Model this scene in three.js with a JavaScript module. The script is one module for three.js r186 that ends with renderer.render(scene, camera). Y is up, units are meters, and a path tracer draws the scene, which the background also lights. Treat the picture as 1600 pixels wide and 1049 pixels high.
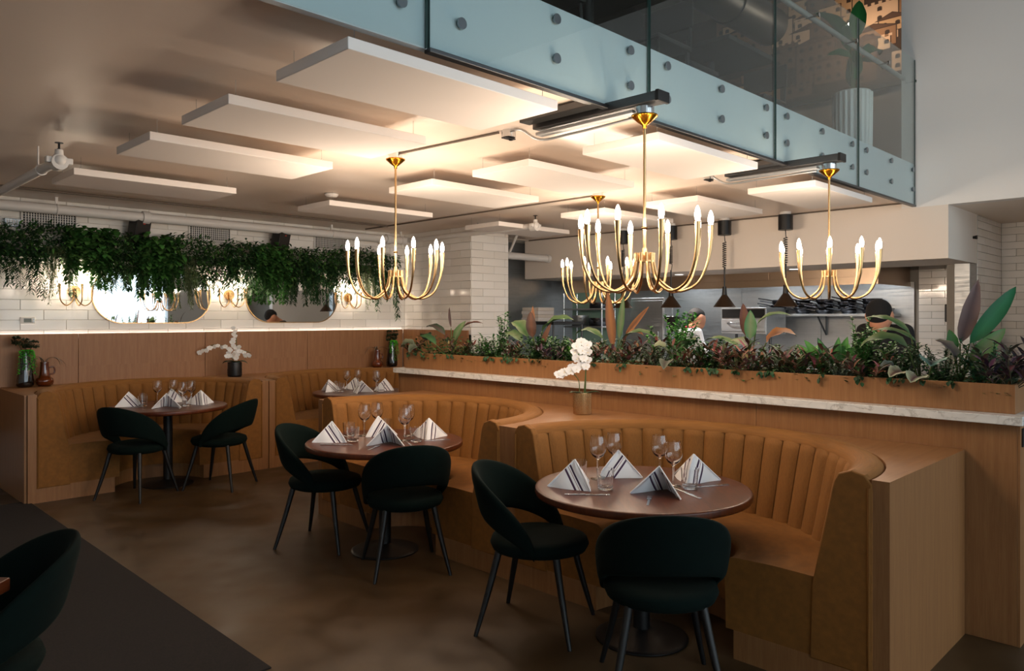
import * as THREE from 'three';
import { RoundedBoxGeometry } from 'three/addons/geometries/RoundedBoxGeometry.js';
import { mergeGeometries, mergeVertices } from 'three/addons/utils/BufferGeometryUtils.js';
import { RectAreaLightUniformsLib } from 'three/addons/lights/RectAreaLightUniformsLib.js';
import { MarchingCubes } from 'three/addons/objects/MarchingCubes.js';

// ---------------------------------------------------------------- camera, sky, daylight, exposure
const scene = new THREE.Scene();
const camera = new THREE.PerspectiveCamera(2 * Math.atan(524.5 / 1175) * 180 / Math.PI, 1600 / 1049, 0.05, 100);
camera.position.set(0, 1.6, 0);
camera.rotation.set(0, -Math.PI / 4, 0);
camera.setViewOffset(1600, 1049, 0, 27.5, 1600, 1049);
const renderer = new THREE.WebGLRenderer({ antialias: true });
renderer.toneMapping = THREE.LinearToneMapping;
renderer.toneMappingExposure = 1.35;
renderer.shadowMap.enabled = true;
RectAreaLightUniformsLib.init();
scene.background = new THREE.Color().setRGB(1.5, 1.72, 1.9);
const DAY = new THREE.Color().setRGB(0.78, 0.91, 1.0), DAYLIGHT = 0.62;
const WARM = new THREE.Color().setRGB(1.0, 0.80, 0.61), BULB = 0.34, SCONCE = 0.17;
const WINDOWS = [[-2.3, 0.4], [0.9, 3.6], [4.1, 8.1]], WZ = 4.6, WY0 = 0.75, WY1 = 4.7;   // window wall behind the camera
for (const [a, b] of WINDOWS) {
  const l = new THREE.RectAreaLight(DAY, DAYLIGHT, b - a - 0.1, WY1 - WY0 - 0.1);
  l.position.set((a + b) / 2, (WY0 + WY1) / 2, WZ - 0.12);
  l.lookAt((a + b) / 2, (WY0 + WY1) / 2, WZ - 3);   // three.js area lights shine along -z
  l.rotation.set(0, 0, 0);
  l.name = 'window_daylight'; scene.add(l);
}

// ---------------------------------------------------------------- helpers
function rng(seed) { let a = seed >>> 0; return () => { a = (a + 0x6D2B79F5) | 0; let t = Math.imul(a ^ (a >>> 15), 1 | a); t = (t + Math.imul(t ^ (t >>> 7), 61 | t)) ^ t; return ((t ^ (t >>> 14)) >>> 0) / 4294967296; }; }
const V = (x, y, z) => new THREE.Vector3(x, y, z), PI = Math.PI;
const taken = {};
function numbered(n) { const k = taken[n] = (taken[n] ?? -1) + 1; return k ? n + '_' + String(k).padStart(3, '0') : n; }
function tag(o, label, category, group, kind) { o.userData = { label, category }; if (group) o.userData.group = group; if (kind) o.userData.kind = kind; return o; }
function thing(name, label, category, [x, y, z] = [0, 0, 0], turn = 0, group) {
  const o = new THREE.Group(); o.name = numbered(name); scene.add(o); o.position.set(x, y, z); o.rotation.y = turn;
  return tag(o, label, category, group);
}
function part(parent, name, geo, mat, label) {
  const m = new THREE.Mesh(Array.isArray(geo) ? merge(geo) : geo, mat); m.name = name; m.castShadow = m.receiveShadow = true;
  if (label) m.userData.label = label;
  parent.add(m); return m;
}
function solo(name, geo, mat, label, category, group) { const m = part(scene, numbered(name), geo, mat); return tag(m, label, category, group); }
function struct(name, geo, mat, label, category) { const m = part(scene, name, geo, mat); m.userData = { kind: 'structure', label, category }; return m; }
function merge(list) {
  list = list.map((g) => { g = g.index ? g.toNonIndexed() : g; if (!g.attributes.uv) g.setAttribute('uv', new THREE.BufferAttribute(new Float32Array(g.attributes.position.count * 2), 2)); return g; });
  const col = list.some((g) => g.attributes.color);
  for (const g of list) for (const k of Object.keys(g.attributes)) if (!['position', 'normal', 'uv'].includes(k) && !(col && k === 'color')) g.deleteAttribute(k);
  return mergeGeometries(list);
}
function uvm(g, swap) {   // uv in metres from the face each triangle looks along
  g = g.index ? g.toNonIndexed() : g; const p = g.attributes.position, n = p.count, uv = new Float32Array(n * 2), a = V(), b = V(), c = V();
  for (let i = 0; i < n; i += 3) {
    a.fromBufferAttribute(p, i); b.fromBufferAttribute(p, i + 1); c.fromBufferAttribute(p, i + 2);
    const N = b.clone().sub(a).cross(c.clone().sub(a)), ax = Math.abs(N.x), ay = Math.abs(N.y), az = Math.abs(N.z);
    [a, b, c].forEach((q, k) => { let u, v; if (ay >= ax && ay >= az) { u = q.x; v = q.z; } else if (ax >= az) { u = q.z; v = q.y; } else { u = q.x; v = q.y; } if (swap) [u, v] = [v, u]; uv[(i + k) * 2] = u; uv[(i + k) * 2 + 1] = v; });
  }
  g.setAttribute('uv', new THREE.BufferAttribute(uv, 2)); return g;
}
const bx = (x0, x1, y0, y1, z0, z1) => uvm(new THREE.BoxGeometry(x1 - x0, y1 - y0, z1 - z0).translate((x0 + x1) / 2, (y0 + y1) / 2, (z0 + z1) / 2));
const rb = (x0, x1, y0, y1, z0, z1, r = 0.006, s = 1) => uvm(new RoundedBoxGeometry(x1 - x0, y1 - y0, z1 - z0, s, r).translate((x0 + x1) / 2, (y0 + y1) / 2, (z0 + z1) / 2));
const cyl = (r0, r1, h, x, y, z, n = 20) => new THREE.CylinderGeometry(r1, r0, h, n).translate(x, y + h / 2, z);
const lathe = (pts, n = 24) => new THREE.LatheGeometry(pts.map(([r, y]) => new THREE.Vector2(r, y)), n);
const tube = (pts, r, seg = 24, n = 8) => new THREE.TubeGeometry(new THREE.CatmullRomCurve3(pts.map((p) => Array.isArray(p) ? V(...p) : p)), seg, r, n);
function taper(pts, radii, seg = 24, n = 10) {   // a tube whose radius changes along its way
  const c = new THREE.CatmullRomCurve3(pts.map((p) => V(...p))), g = new THREE.TubeGeometry(c, seg, 1, n), p = g.attributes.position, v = V();
  for (let i = 0; i <= seg; i++) {
    const t = i / seg, o = c.getPointAt(t), f = t * (radii.length - 1), k = Math.min(radii.length - 2, Math.floor(f)), r = radii[k] + (radii[k + 1] - radii[k]) * (f - k);
    for (let j = 0; j <= n; j++) { const q = i * (n + 1) + j; v.fromBufferAttribute(p, q).sub(o).multiplyScalar(r).add(o); p.setXYZ(q, v.x, v.y, v.z); }
  }
  return g;
}
function rod(a, b, r0, r1 = r0, n = 8) {
  const A = V(...a), B = V(...b), L = A.distanceTo(B), g = new THREE.CylinderGeometry(r1, r0, L, n);
  return g.applyQuaternion(new THREE.Quaternion().setFromUnitVectors(V(0, 1, 0), B.clone().sub(A).normalize())).translate((A.x + B.x) / 2, (A.y + B.y) / 2, (A.z + B.z) / 2);
}
function grid(nu, nv, f, flip) {   // a surface from a function of u, v in 0..1
  const p = [], uv = [], ix = [];
  for (let j = 0; j <= nv; j++) for (let i = 0; i <= nu; i++) { p.push(...f(i / nu, j / nv)); uv.push(i / nu, j / nv); }
  for (let j = 0; j < nv; j++) for (let i = 0; i < nu; i++) { const a = j * (nu + 1) + i, b = a + 1, c = a + nu + 1, d = c + 1; flip ? ix.push(a, c, b, b, c, d) : ix.push(a, b, c, b, d, c); }
  const g = new THREE.BufferGeometry(); g.setAttribute('position', new THREE.Float32BufferAttribute(p, 3)); g.setAttribute('uv', new THREE.Float32BufferAttribute(uv, 2)); g.setIndex(ix); g.computeVertexNormals(); return g;
}
// ---------------------------------------------------------------- textures
function noise2(seed, n) {   // tiling value noise, n cells a side
  const R = rng(seed), t = Float32Array.from({ length: n * n }, R), s = (x) => x * x * (3 - 2 * x);
  return (u, v) => { const x = ((u % 1) + 1) % 1 * n, y = ((v % 1) + 1) % 1 * n, i = Math.floor(x), j = Math.floor(y), a = s(x - i), b = s(y - j), q = (k, l) => t[(l % n) * n + (k % n)]; return (q(i, j) * (1 - a) + q(i + 1, j) * a) * (1 - b) + (q(i, j + 1) * (1 - a) + q(i + 1, j + 1) * a) * b; };
}
function tex(w, h, f, srgb, rx = 1, ry = 1) {
  const d = new Uint8Array(w * h * 4);
  for (let y = 0; y < h; y++) for (let x = 0; x < w; x++) { const c = f(x / w, y / h), o = (y * w + x) * 4; for (let k = 0; k < 3; k++) d[o + k] = Math.max(0, Math.min(255, Array.isArray(c) ? c[k] : c)); d[o + 3] = 255; }
  const t = new THREE.DataTexture(d, w, h); t.wrapS = t.wrapT = THREE.RepeatWrapping; t.magFilter = THREE.LinearFilter; t.minFilter = THREE.LinearMipmapLinearFilter; t.repeat.set(rx, ry); if (srgb) t.colorSpace = THREE.SRGBColorSpace; t.needsUpdate = true; return t;
}
const mixc = (a, b, t) => a.map((x, i) => x + (b[i] - x) * t);
const nA = noise2(1, 8), nB = noise2(2, 32), nC = noise2(3, 128), nD = noise2(4, 256), nE = noise2(5, 16);
const oakT = tex(512, 512, (u, v) => { const g = nC(u, v * 0.06) * 0.5 + nD(u, v * 0.1) * 0.5, t = nB(u, v * 0.12); return mixc([166, 120, 80], [200, 154, 110], g * 0.6 + t * 0.4); }, true, 1.6, 0.9);
const walT = tex(512, 512, (u, v) => { const s = Math.floor(v * 6), g = nC(u * 0.15 + s * 0.37, v) * 0.5 + nB(u * 0.3 + s * 0.21, v * 2) * 0.5, k = [0.1, 0.5, 0.25, 0.7, 0.35, 0.6][s]; return mixc([92, 50, 28], [150, 92, 56], g * 0.6 + k * 0.4); }, true, 1.4, 1.4);
const concT = tex(1024, 1024, (u, v) => { const a = nA(u, v) * 0.42 + nE(u, v) * 0.3 + nB(u, v) * 0.16 + nC(u, v) * 0.12, sp = nD(u, v) > 0.985 ? 18 : 0; return mixc([78, 66, 52], [132, 114, 92], a).map((c) => c - sp); }, true, 0.3, 0.3);
const concR = tex(512, 512, (u, v) => 74 + 36 * nE(u, v) + 30 * nB(u, v), false, 0.3, 0.3);
const concB = tex(512, 512, (u, v) => 255 * (0.7 * nE(u, v) + 0.3 * nB(u, v)), false, 0.5, 0.5);
const ceilB = tex(512, 512, (u, v) => 255 * (0.6 * nB(u * 0.25, v) + 0.4 * nC(u * 0.2, v)), false, 0.5, 0.5);
const marT = tex(512, 512, (u, v) => { const w = Math.abs(Math.sin((u + v * 2 + nA(u, v) * 1.6 + nE(u, v) * 0.8 + nC(u, v) * 0.12) * 6.28)), k = Math.pow(1 - w, 4) * nE(v, u); return mixc([224, 222, 217], [150, 146, 140], k * 0.9 + nB(u, v) * 0.16); }, true, 1.2, 1.2);
const carT = tex(256, 256, (u, v) => { const k = nD(u, v) * 0.6 + nC(u, v) * 0.4; return mixc([17, 14, 13], [38, 31, 28], k); }, true, 1.2, 1.2);
const velT = tex(256, 256, (u, v) => { const k = nE(u, v) * 0.35 + nB(u, v) * 0.35 + nD(u, v) * 0.3; return 205 + 50 * k; }, true, 2, 2);
const steT = tex(256, 256, (u, v) => 70 + 90 * nD(u * 0.02, v) + 30 * nB(u, v), false, 1, 1);
const napT = tex(256, 16, (u) => { const s = [[0.16, 0.205, [58, 38, 66]], [0.235, 0.25, [120, 50, 60]], [0.31, 0.36, [64, 40, 70]]].find(([a, b]) => u > a && u < b); return s ? s[2] : [238, 238, 240]; }, true);
napT.wrapS = THREE.ClampToEdgeWrapping;
// ---------------------------------------------------------------- materials
const M = {}, std = (o) => new THREE.MeshStandardMaterial(o), phy = (o) => new THREE.MeshPhysicalMaterial(o);
M.oak = std({ map: oakT, color: '#c2b49f', roughness: 0.48 });
M.oakB = std({ map: oakT, color: '#cfc1b6', roughness: 0.5 });
M.walnut = phy({ map: walT, color: '#b39374', roughness: 0.38, specularIntensity: 0.7, clearcoat: 0.15, clearcoatRoughness: 0.25 });
M.floor = std({ map: concT, color: '#b3a286', roughnessMap: concR, roughness: 1, bumpMap: concB, bumpScale: 0.0007 });
M.carpet = std({ map: carT, roughness: 1 });
M.ceil = std({ color: '#ead9ca', roughness: 0.36, bumpMap: ceilB, bumpScale: 0.0012 });
M.panel = std({ color: '#ece4de', roughness: 0.85 });
M.white = std({ color: '#e9e6e3', roughness: 0.7 });
M.cream = std({ color: '#e6dace', roughness: 0.75 });
M.tileM = [std({ color: '#ebe7e1', roughness: 0.1 }), std({ color: '#e6e1da', roughness: 0.13 }), std({ color: '#efebe6', roughness: 0.09 })];
M.hood = std({ color: '#b39c86', metalness: 1, roughness: 0.33 });
M.roof = std({ color: '#5a5550', roughness: 0.8 });
M.grout = std({ color: '#cfc9c2', roughness: 0.9 });
M.groutD = std({ color: '#99948d', roughness: 0.9 });
M.brass = std({ color: '#c6a273', metalness: 1, roughness: 0.27 });
M.brassP = std({ color: '#d8952c', metalness: 1, roughness: 0.15 });
M.bulb = std({ color: '#ffffff', emissive: new THREE.Color().setRGB(1, 0.86, 0.7), emissiveIntensity: 9, roughness: 0.3 });
M.led = std({ color: '#ffffff', emissive: new THREE.Color().setRGB(1, 0.9, 0.78), emissiveIntensity: 3 });
M.down = std({ color: '#ffffff', emissive: new THREE.Color().setRGB(1, 0.93, 0.84), emissiveIntensity: 5 });
M.black = std({ color: '#08080a', roughness: 0.45 });
M.blackGloss = phy({ color: '#08090a', roughness: 0.08, clearcoat: 1, clearcoatRoughness: 0.05 });
M.chrome = std({ color: '#cfd2d4', metalness: 1, roughness: 0.18 });
M.cap = std({ color: '#8d959b', metalness: 1, roughness: 0.3 });
M.steel = std({ color: '#b9bcbe', metalness: 1, roughness: 1, roughnessMap: steT });
M.steelD = std({ color: '#5b5c5e', metalness: 1, roughness: 0.4 });
M.pan = std({ color: '#6b6b70', metalness: 1, roughness: 0.24 });
M.velvet = phy({ map: velT, color: '#8d5a1c', roughness: 0.8, sheen: 0.25, sheenColor: new THREE.Color('#c89a58'), sheenRoughness: 0.5 });
M.green = phy({ map: velT, color: '#031310', roughness: 0.95, specularIntensity: 0.3, sheen: 0.3, sheenColor: new THREE.Color('#0a5548'), sheenRoughness: 0.4 });
M.glass = phy({ color: '#ffffff', roughness: 0.0, transmission: 1, thickness: 0.002, ior: 1.5 });
M.pane = phy({ color: '#f6fbfa', roughness: 0.0, transmission: 1, thickness: 0, ior: 1.5 });
M.glassEdge = std({ color: '#2c4744', roughness: 0.2 });
M.fascia = std({ color: '#c6ced4', roughness: 0.55 });
M.mirror = std({ color: '#e8ecee', metalness: 1, roughness: 0.015 });
M.marble = std({ map: marT, roughness: 0.22 });
M.napkin = std({ map: napT, roughness: 0.9 });
M.pipe = std({ color: '#dcd8d4', roughness: 0.45 });
M.leaf = phy({ vertexColors: true, roughness: 0.6, specularIntensity: 0.6, side: THREE.DoubleSide });
M.petal = phy({ vertexColors: true, roughness: 0.7, side: THREE.DoubleSide });
M.soil = std({ color: '#1a130d', roughness: 1 });
M.dark = std({ color: '#2a2522', roughness: 0.8 });
M.taupe = std({ color: '#6d6258', roughness: 0.85 });
M.skin = std({ color: '#c48a6c', roughness: 0.6 });
M.blackCloth = std({ color: '#0f0f11', roughness: 0.95 });
M.whiteCloth = std({ color: '#dfe0e4', roughness: 0.9 });
M.apron = std({ color: '#5a4030', roughness: 0.9 });
// ---------------------------------------------------------------- the setting
const CE = 2.78, FL2 = 3.16, TOP = 5.7, LZ = -8.6, GZ = -2.5, RX = 8.28, KX = 10.4;
struct('floor', bx(-3, 11, -0.12, 0, -8.9, 4.9), M.floor, 'polished brown concrete floor', 'floor');
struct('ceiling', bx(-3, RX, CE, FL2 - 0.02, -8.9, GZ - 0.051), M.ceil, 'beige painted ceiling under the mezzanine', 'ceiling');
struct('ceiling_upper', bx(-3.2, 11, TOP, TOP + 0.15, -8.9, 4.9), M.roof, 'high ceiling over the hall', 'ceiling');
struct('floor_mezzanine', bx(-3, 9.4, FL2 - 0.019, FL2, -8.9, GZ - 0.05), M.taupe, 'mezzanine floor', 'floor');
const fasc = struct('trim_1', bx(-3, RX, CE - 0.04, FL2, GZ - 0.05, GZ - 0.012), M.fascia, 'pale blue grey edge board of the mezzanine behind the glass', 'trim');
struct('wall_near', bx(-3.15, -3, 0, TOP, -8.9, 4.9), M.white, 'plain white wall', 'wall');
struct('wall_left_upper', bx(-3, 9.4, FL2, TOP, LZ - 0.3, LZ - 0.1), M.dark, 'dark wall at the back of the mezzanine', 'wall');
// window wall behind the camera
{
  const g = [bx(-3, 11, 0, WY0, WZ, WZ + 0.2), bx(-3, 11, WY1, TOP, WZ, WZ + 0.2)]; let x = -3;
  for (const [a, b] of WINDOWS) { g.push(bx(x, a, WY0, WY1, WZ, WZ + 0.2)); x = b; }
  g.push(bx(x, 11, WY0, WY1, WZ, WZ + 0.2));
  struct('wall_front', g, M.white, 'white wall with tall windows', 'wall');
  WINDOWS.forEach(([a, b], i) => {
    const f = new THREE.Group(); f.name = 'window_' + (i + 1); f.userData = { kind: 'structure', label: 'tall window with black bars', category: 'window' }; scene.add(f);
    const m = (a + b) / 2;
    part(f, 'frame', [bx(a, a + 0.05, WY0, WY1, WZ + 0.02, WZ + 0.1), bx(b - 0.05, b, WY0, WY1, WZ + 0.02, WZ + 0.1), bx(a, b, WY0, WY0 + 0.05, WZ + 0.02, WZ + 0.1), bx(a, b, WY1 - 0.05, WY1, WZ + 0.02, WZ + 0.1)], M.black);
    part(f, 'mullion', bx(m - 0.02, m + 0.02, WY0, WY1, WZ + 0.02, WZ + 0.1), M.black); part(f, 'transom', bx(a, b, 2.9, 2.94, WZ + 0.02, WZ + 0.1), M.black);
    for (const [p, q] of [[a + 0.05, m - 0.02], [m + 0.02, b - 0.05]]) for (const [r, s] of [[WY0 + 0.05, 2.9], [2.94, WY1 - 0.05]]) part(f, 'pane', new THREE.PlaneGeometry(q - p, s - r).translate((p + q) / 2, (r + s) / 2, WZ + 0.06), M.pane);
  });
}
// tiles: one mesh each, laid in running bond on a wall; at(u, y) -> [x, y, z] of the tile's centre
function tiles(wall, u0, u1, y0, y1, tw, th, place, turn, seed, mats = M.tileM) {
  const R = rng(seed), j = 0.003, cache = {};
  const geo = (w, h) => cache[w.toFixed(3) + h.toFixed(3)] ??= new RoundedBoxGeometry(w - j, h - j, 0.012, 1, 0.0025);
  for (let r = 0, y = y0; y < y1 - 0.012; r++, y += th) {
    const h = Math.min(th, y1 - y);
    for (let u = u0 - (r % 2 ? tw / 2 : 0); u < u1 - 0.012; u += tw) {
      const a = Math.max(u, u0), b = Math.min(u + tw, u1); if (b - a < 0.02) continue;
      const m = part(wall, 'tile', geo(b - a, h), mats[Math.floor(R() * 3)]); m.position.set(...place((a + b) / 2, y + h / 2)); m.rotation.set((R() - 0.5) * 0.006, turn + (R() - 0.5) * 0.006, 0);
    }
  }
}
function wallGroup(name, geo, mat, label) { const o = new THREE.Group(); o.name = name; o.userData = { kind: 'structure', label, category: 'wall' }; scene.add(o); part(o, 'wall_body', geo, mat); return o; }
const WPY = 1.44;
{
  const w = wallGroup('wall_left', bx(-3, 6.6, 0, CE, LZ - 0.2, LZ - 0.012), M.grout, 'white glossy tiled wall above the oak panelling');
  tiles(w, 1.2, 6.45, 1.38, CE, 0.4, 0.1, (u, y) => [u, y, LZ - 0.006], 0, 11);
  const w2 = wallGroup('wall_back', bx(6.462, 6.62, 0, CE, LZ - 0.2, -7.2), M.grout, 'white tiled return wall in the far corner');
  tiles(w2, LZ, -7.188, 1.38, CE, 0.4, 0.1, (u, y) => [6.456, y, u], -PI / 2, 12);
  const w3 = wallGroup('wall_pillar', bx(6.462, 7.12, 0, CE, -7.5, -7.2), M.grout, 'white tiled pillar beside the kitchen opening');
  tiles(w3, 6.455, 7.12, 0.98, CE, 0.4, 0.1, (u, y) => [u, y, -7.194], 0, 13);
  // oak panelling on the two walls, one board after another, with light strip hidden behind its top edge
  const p = new THREE.Group(); p.name = 'trim_2'; p.userData = { kind: 'structure', label: 'oak wall panelling below the tiles', category: 'panelling' }; scene.add(p);
  const xs = [-0.3, 1.0, 2.3, 3.6, 4.9, 6.39]; for (let i = 0; i < 5; i++) part(p, 'panel', rb(xs[i] + 0.002, xs[i + 1] - 0.002, 0.5, WPY, LZ + 0.018, LZ + 0.038, 0.002), M.oakB);
  part(p, 'panel', rb(6.398, 6.42, 0.5, WPY, LZ + 0.04, -7.2, 0.002), M.oakB);
  part(p, 'light_strip', [bx(-0.3, 6.4, WPY - 0.035, WPY - 0.025, LZ + 0.003, LZ + 0.017)], M.led);
  for (let i = 0; i < 3; i++) { const l = new THREE.RectAreaLight(WARM.clone().lerp(new THREE.Color(1, 1, 1), 0.45), 9, 2.2, 0.012); l.position.set(0.9 + 2.2 * i, WPY - 0.02, LZ + 0.01); l.rotation.x = PI / 2; l.name = 'strip_light'; scene.add(l); }
}
// white upper wall over the kitchen, bulkhead, alcove and kitchen shell
struct('wall_right_upper', bx(RX, RX + 0.15, 2.72, TOP, -2.63, 4.9), M.white, 'tall plain white wall above the service alcove', 'wall');
struct('wall_bulkhead', [bx(RX, 9.34, 2.19, 2.775, -8.0, -2.63), bx(RX, 9.34, 2.19, 2.72, -2.63, -2.2)], M.cream, 'cream bulkhead above the open kitchen', 'wall');
struct('ceiling_alcove', [bx(RX + 0.15, 11, 2.721, 2.85, -2.2, 4.9), bx(9.345, 11, 2.721, 2.85, -2.45, -2.2)], M.cream, 'low ceiling of the service alcove', 'ceiling');
struct('ceiling_kitchen', [bx(9.35, 11, 2.6, 2.75, -8.9, -2.3), bx(6.6, 9.35, 2.776, 2.9, -8.9, -7.9)], M.cream, 'kitchen ceiling', 'ceiling');
struct('wall_kitchen_side', bx(6.62, 11, 0, 2.776, -8.5, -8.3), M.steel, 'steel clad side wall of the kitchen', 'wall');
{
  const k = wallGroup('wall_kitchen', bx(KX + 0.012, KX + 0.2, 0, CE, -8.6, 4.9), M.groutD, 'white brick tiled back wall of the kitchen and alcove');
  tiles(k, -3.1, -2.62, 1.0, 2.3, 0.3, 0.085, (u, y) => [KX + 0.006, y, u], -PI / 2, 14);
  tiles(k, -2.2, -0.9, 1.05, 2.72, 0.3, 0.085, (u, y) => [KX + 0.006, y, u], -PI / 2, 15);
  const a = wallGroup('wall_alcove', bx(9.35, KX, 0, 2.72, -2.5, -2.212), M.groutD, 'white brick tiled side wall of the service alcove');
  tiles(a, 9.36, KX, 1.05, 2.72, 0.3, 0.085, (u, y) => [u, y, -2.206], 0, 16);
}
struct('wall_alcove_side', bx(RX + 0.15, KX + 0.2, 0, 2.72, -0.85, -0.7), M.white, 'plain side wall of the service alcove', 'wall');
struct('trim_3', rb(9.1, 9.35, 0, 2.185, -2.36, -2.212, 0.004), M.steel, 'bare metal post under the bulkhead corner', 'post');
struct('wall_mural', bx(9.25, 9.4, FL2, TOP, -8.6, -2.63), M.taupe, 'upper end wall of the mezzanine', 'wall');
struct('wall_mezzanine_end', bx(RX + 0.15, 9.4, 2.85, TOP, -2.63, -2.5), M.white, 'white wall end beside the mezzanine glass', 'wall');
// low oak partition with marble ledge and planter box
const PX = 4.316, PZ0 = -5.84, PZ1 = -0.845;
{
  const p = thing('partition', 'long oak clad half wall behind the curved booths', 'half wall', [PX, 0, 0]);
  const zs = [PZ0, -4.6, -3.4, -2.2, PZ1]; for (let i = 0; i < 4; i++) part(p, 'panel', rb(0, 0.02, 0, 1.08, zs[i] + 0.001, zs[i + 1] - 0.001, 0.002), M.oak);
  part(p, 'core', bx(0.02, 0.5, 0, 1.08, PZ0 + 0.01, PZ1 - 0.01), M.dark); part(p, 'end_panel', bx(0.0, 0.5, 0, 1.08, PZ1, PZ1 + 0.01), M.oak); part(p, 'end_panel', bx(0, 0.5, 0, 1.08, PZ0 - 0.01, PZ0 + 0.01), M.oak);
  part(p, 'back_panel', bx(0.5, 0.52, 0, 1.08, PZ0, PZ1), M.oak);
  const o = part(p, 'outlet', [bx(0.03, 0.08, 0.97, 1.06, PZ1 + 0.01, PZ1 + 0.016)], M.black, 'black power outlet');
  solo('marble_ledge', rb(PX - 0.05, PX + 0.56, 1.08, 1.125, PZ0 - 0.03, PZ1 + 0.03, 0.004), M.marble, 'grey veined white marble ledge on the oak half wall', 'ledge');
  const b = thing('planter_box', 'long oak planter box full of plants on the marble ledge', 'planter', [PX + 0.05, 1.125, 0]);
  part(b, 'front_board', rb(0, 0.02, 0, 0.145, PZ0 + 0.02, PZ1 - 0.02, 0.002), M.oak); part(b, 'back_board', rb(0.4, 0.42, 0, 0.145, PZ0 + 0.02, PZ1 - 0.02, 0.002), M.oak);
  part(b, 'end_board', rb(0.02, 0.4, 0, 0.145, PZ0 + 0.02, PZ0 + 0.04, 0.002), M.oak); part(b, 'end_board', rb(0.02, 0.4, 0, 0.145, PZ1 - 0.04, PZ1 - 0.02, 0.002), M.oak);
  part(b, 'soil', bx(0.02, 0.4, 0.005, 0.115, PZ0 + 0.04, PZ1 - 0.04), M.soil);
}
solo('carpet', rb(-2.4, 1.65, 0.0, 0.008, -7.6, -3.2, 0.003), M.carpet, 'dark brown carpet with a stitched edge on the concrete', 'carpet');
// ---------------------------------------------------------------- mezzanine glass
{
  const jo = [0.42, 1.995, 3.613, 5.19, 6.767, RX - 0.01], which = ['leftmost', 'second', 'third', 'fourth', 'rightmost'];
  for (let i = 0; i < 5; i++) {
    const a = jo[i] + 0.006, b = jo[i + 1] - 0.006, w = b - a;
    const t = thing('glass_panel', `${which[i]} clear glass balustrade panel ${i === 0 || i === 4 ? '' : 'from the left '}along the mezzanine edge`, 'glass panel', [a, 2.74, GZ], 0, 'mezzanine balustrade panels');
    part(t, 'pane', new THREE.BoxGeometry(w, 1.47, 0.01).translate(w / 2, 0.735, -0.001), M.pane);
    for (const u of [0.001, w - 0.001]) part(t, 'edge', bx(u - 0.002, u + 0.002, 0, 1.47, -0.008, 0.006), M.glassEdge, 'dark green polished glass edge');
    for (const u of [0.18, 0.81, 1.43]) for (const y of [0.155, 0.352]) { if (u > w) continue; part(t, 'standoff', [new THREE.CylinderGeometry(0.026, 0.026, 0.007, 20).rotateX(PI / 2).translate(u, y, 0.0085), new THREE.CylinderGeometry(0.016, 0.016, 0.018, 12).rotateX(PI / 2).translate(u, y, -0.004)], M.cap); }
  }
  const h = thing('handrail', 'round steel handrail behind the mezzanine glass', 'handrail', [0, 4.03, GZ - 0.09]);
  part(h, 'rail', [rod([0.6, 0, 0], [8.22, 0, 0], 0.021, 0.021, 14)], M.steel);
  for (let x = 1.2; x < 8.3; x += 0.7875) part(h, 'bracket', [rod([x, -0.03, 0], [x, -0.03, 0.085], 0.008), rod([x, -0.035, 0], [x, 0, 0], 0.008), new THREE.CylinderGeometry(0.017, 0.017, 0.008, 14).rotateX(PI / 2).translate(x, -0.03, 0.1)], M.chrome);
  solo('edge_rail', rb(2.0, 8.275, CE - 0.055, CE - 0.035, GZ - 0.03, GZ + 0.012, 0.004), M.steelD, 'thin dark metal channel below the mezzanine glass', 'rail');
}
// ---------------------------------------------------------------- booths
const BW = 1.1, BD = 1.08, RO = 1.03;
const seatGeo = (() => {   // half ring cushion with rounded upper edges
  const prof = [[0.37, 0.135], [0.365, 0.42], [0.372, 0.452], [0.392, 0.47], [0.42, 0.476], [0.6, 0.482], [0.83, 0.478]], n = prof.length - 1;
  const top = grid(48, n, (u, v) => { const k = Math.round(v * n), a = PI * u, [r, y] = prof[k]; return [-r * Math.cos(a), y, -r * Math.sin(a)]; });
  const ends = [0, PI].map((a) => { const s = new THREE.Shape(prof.map(([r, y]) => new THREE.Vector2(r, y)).concat([new THREE.Vector2(0.83, 0.135)])); const g = new THREE.ShapeGeometry(s); if (a) g.scale(1, 1, 1); else { g.scale(-1, 1, 1); g.index.array.reverse(); } return g; });
  return merge([top, ...ends]);
})();
const backProf = [[0.795, 0.455], [0.825, 0.6], [0.855, 0.75], [0.88, 0.87], [0.893, 0.915]];
const NCH = 22;
const channelGeo = Array.from({ length: NCH }, (_, i) => grid(6, 8, (u, v) => {
  const a = PI * (i + 0.02 + 0.96 * u) / NCH, f = v * 4, k = Math.min(3, Math.floor(f)), t = f - k, r = backProf[k][0] + (backProf[k + 1][0] - backProf[k][0]) * t, y = backProf[k][1] + (backProf[k + 1][1] - backProf[k][1]) * t;
  const s = 2 * u - 1, R = r - 0.018 * Math.pow(Math.max(0, 1 - s * s), 0.45) * Math.min(1, (1 - v) * 6 + 0.15); return [-R * Math.cos(a), y, -R * Math.sin(a)];
}));
const backerGeo = grid(60, 4, (u, v) => { const a = PI * u, [r, y] = backProf[Math.round(v * 4)]; return [-(r + 0.006) * Math.cos(a), y, -(r + 0.006) * Math.sin(a)]; });
const rollGeo = (() => { const q = Array.from({ length: 9 }, (_, k) => { const t = k / 8 * PI; return [0.958 - Math.cos(t) * 0.072, 0.908 + Math.sin(t) * 0.05]; }); return grid(60, 8, (u, v) => { const a = PI * u, [r, y] = q[Math.round(v * 8)]; return [-r * Math.cos(a), y, -r * Math.sin(a)]; }); })();
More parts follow.
